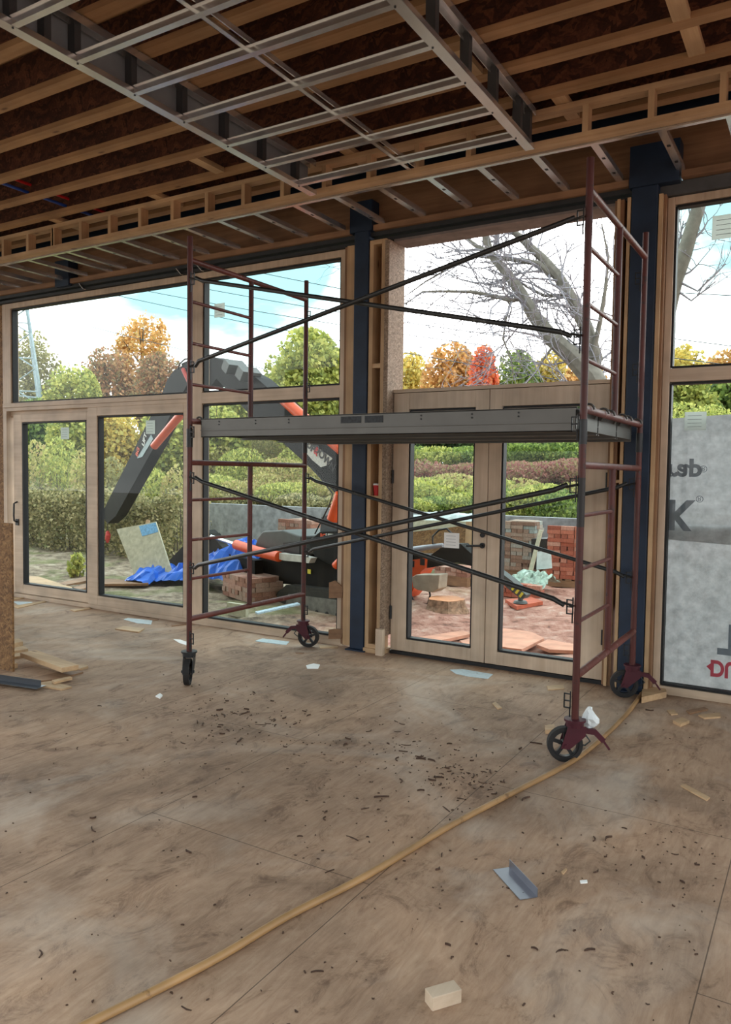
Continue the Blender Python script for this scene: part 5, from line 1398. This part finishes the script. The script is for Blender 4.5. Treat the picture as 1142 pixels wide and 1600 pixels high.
# bare tree right of the doors
BT = thing('bare_tree', 'tall leafless tree leaning left outside the french doors', 'tree', (ony(952, 640, 13).x, 13.0, GZ))
GBARK = plain('pale_bark', lin(116, 114, 104), 0.9, 0, 0.15, 9)
def bp(x, y, dy=0.0): return ony(x, y, 13.0 + dy)
bx = bp(952, 640)
limbs = [([(bx.x + 0.15, 13, GZ - 0.1), (bx.x + 0.08, 13, 1.2), bx] + [bp(*q) for q in ((925, 590), (893, 556), (858, 525), (833, 492), (812, 455), (790, 425), (765, 395), (757, 362), (752, 330))], [0.26, 0.24, 0.22, 0.19, 0.16, 0.14, 0.115, 0.10, 0.085, 0.075, 0.06, 0.05]),
         ([bp(918, 600, 0.3)] + [bp(x, y, 0.4) for x, y in ((930, 560), (915, 510), (895, 470), (872, 432), (848, 404), (822, 380), (800, 360))], [0.15, 0.13, 0.12, 0.105, 0.095, 0.08, 0.065, 0.05]),
         ([bp(862, 432, 0.4)] + [bp(x, y, 0.3) for x, y in ((842, 412), (815, 407), (785, 404), (745, 400), (700, 420), (665, 440), (630, 465))], [0.06, 0.05, 0.045, 0.035, 0.03, 0.022, 0.015, 0.008]),
         ([bp(818, 462)] + [bp(x, y, -0.2) for x, y in ((800, 470), (770, 462), (735, 456), (700, 455), (660, 456), (632, 476))], [0.05, 0.042, 0.035, 0.03, 0.024, 0.016, 0.008]),
         ([bp(905, 480, 0.4)] + [bp(x, y, 0.6) for x, y in ((880, 462), (850, 462), (822, 448), (800, 430))], [0.05, 0.04, 0.03, 0.02, 0.01]),
         ([bp(800, 465)] + [bp(x, y, -0.3) for x, y in ((790, 500), (786, 530), (798, 560), (803, 595))], [0.022, 0.02, 0.016, 0.012, 0.008]),
         ([bp(868, 535)] + [bp(x, y, -0.3) for x, y in ((850, 560), (838, 580), (822, 600))], [0.025, 0.02, 0.014, 0.007]),
         ([bp(765, 395)] + [bp(x, y, 0.2) for x, y in ((745, 385), (725, 370), (710, 350))], [0.05, 0.04, 0.03, 0.02]),
         ([bp(925, 560, 0.3)] + [bp(x, y, 0.3) for x, y in ((938, 500), (946, 450), (950, 400), (940, 350))], [0.05, 0.04, 0.03, 0.02, 0.012])]
lm = MB()
tips = []
def segs(pl, rl):
    for (p, q), (r0, r1) in zip(zip(pl, pl[1:]), zip(rl, rl[1:])): yield Vector(p), Vector(q), r0, r1
for pl, rl in limbs:
    lm.tube(pl, rl, 9)
    for i, (p, q, r0, r1) in enumerate(segs(pl, rl)):
        if p.z > 2.4:
            for _ in range(3):
                t = rng.random(); tips.append((p.lerp(q, t), (q - p).normalized(), min(0.03, (r0 + r1) * 0.3)))
lm.build('trunk', GBARK, BT, smooth=True)
tw = MB()
def twig(p, d, r, L, depth):
    pts_ = [p]; dd = d.copy()
    for k in range(4):
        dd = (dd + Vector((rng.uniform(-.4, .4), rng.uniform(-.4, .4), rng.uniform(-.3, .4)))).normalized()
        pts_.append(pts_[-1] + dd * (L / 4))
    tw.tube(pts_, [r, r * 0.85, r * 0.7, r * 0.55, r * 0.35], 4, 1.0, False)
    if depth:
        for k in range(4 if depth > 1 else 3):
            i = rng.randint(1, 4)
            nd = (dd + Vector((rng.uniform(-1, 1), rng.uniform(-1, 1), rng.uniform(-.7, .8)))).normalized()
            twig(pts_[i], nd, max(0.0045, r * 0.55), L * rng.uniform(0.4, 0.65), depth - 1)
for p, d, r in tips:
    nd = (d * 0.5 + Vector((rng.uniform(-1, .6), rng.uniform(-.8, .8), rng.uniform(-.8, .9)))).normalized()
    twig(p, nd, max(0.007, r * 0.7), rng.uniform(0.7, 1.7), 2)
tw.build('twigs', plain('twig_bark', lin(146, 146, 152), 0.9), BT)
BT2 = thing('bare_tree', 'leafless grey trunk leaning right in the upper right window', 'tree', (ony(1040, 470, 11).x - 0.9, 11.0, GZ))
def b2(x, y): return ony(x, y, 11.0)
MB().tube([(b2(1040, 480).x - 0.9, 11, GZ - 0.1), (b2(1040, 480).x - 0.45, 11, 2.0), b2(1038, 500), b2(1053, 440), b2(1068, 400), b2(1080, 360), b2(1093, 318), b2(1108, 250)], [0.2, 0.17, 0.125, 0.11, 0.10, 0.09, 0.085, 0.07], 10).build('trunk', GBARK, BT2, smooth=True)
tw = MB()
for pl in ([(1082, 376), (1098, 360), (1106, 345)], [(1053, 405), (1062, 372), (1068, 345)], [(1060, 440), (1090, 455), (1134, 412)], [(1056, 436), (1078, 425), (1092, 412)], [(1052, 450), (1080, 470), (1118, 440)], [(1066, 412), (1072, 392), (1082, 388)], [(1050, 396), (1058, 375), (1066, 368)]):
    q = [b2(*v) for v in pl]; tw.tube(q, [0.02, 0.014, 0.008], 5)
    for k in range(4): twig(q[1].lerp(q[2], rng.random()), (q[2] - q[1] + Vector((rng.uniform(-.3, .3), 0, rng.uniform(-.3, .3)))).normalized(), 0.007, rng.uniform(0.25, 0.5), 1)
tw.build('twigs', MATS['twig_bark'], BT2)

# lattice pylon and power lines
PYM = plain('pale_pylon_steel', lin(150, 168, 176), 0.6)
PY = thing('lattice_pylon', 'pale lattice power pylon at the far left beyond the trees', 'pylon', (ony(20, 640, 24).x, 24, ground_h(-20, 24)))
def pp(x, y, d=0): return ony(x, y, 24 + d)
pm = MB()
for (a, b_, r_) in (((40, 470), (70, 660), 0.09), ((-18, 470), (-44, 660), 0.09)): pm.tube([pp(*a), pp(*b_)], r_, 6)
for d in (1.6,):
    for (a, b_, r_) in (((40, 470), (62, 650), 0.06), ((-18, 470), (-44, 650), 0.06)): pm.tube([pp(*a, d), pp(*b_, d)], r_, 6)
pm.build('main_leg', PYM, PY)
pm = MB()
for (a, b_) in (((42, 482), (-20, 525)), ((-18, 482), (46, 520)), ((48, 520), (-25, 575)), ((-22, 525), (55, 575)), ((56, 575), (-36, 640)), ((-30, 575), (66, 635)), ((60, 612), (-36, 608)), ((52, 560), (-28, 556)), ((44, 505), (-20, 503)), ((66, 622), (-40, 612))):
    pm.tube([pp(*a), pp(*b_)], 0.035, 5)
pm.build('lattice_brace', PYM, PY)
WIRE = plain('power_wire', lin(84, 92, 100), 0.6)
for k, (a, b_, lab) in enumerate([((-100, 445), (1300, 760), 'lowest power line crossing the left panes'), ((-100, 395), (1300, 665), 'power line crossing low in the opening over the doors'),
      ((60, 420), (1300, 605), 'third power line from below across the upper panes'), ((60, 398), (1300, 590), 'fourth power line from below across the upper panes'), ((200, 380), (1300, 560), 'fifth power line from below across the upper panes'),
      ((300, 372), (1300, 470), 'highest power line seen in the upper right window')]):
    A, B = ony(a[0], a[1], 30), ony(b_[0], b_[1], 30 + (k % 2))
    ptsw = [A.lerp(B, i / 12) - Vector((0, 0, 0.5 * math.sin(math.pi * i / 12))) for i in range(13)]
    solo(MB().tube(ptsw, 0.018, 5), 'power_line', WIRE, lab, 'power line', group='power lines')
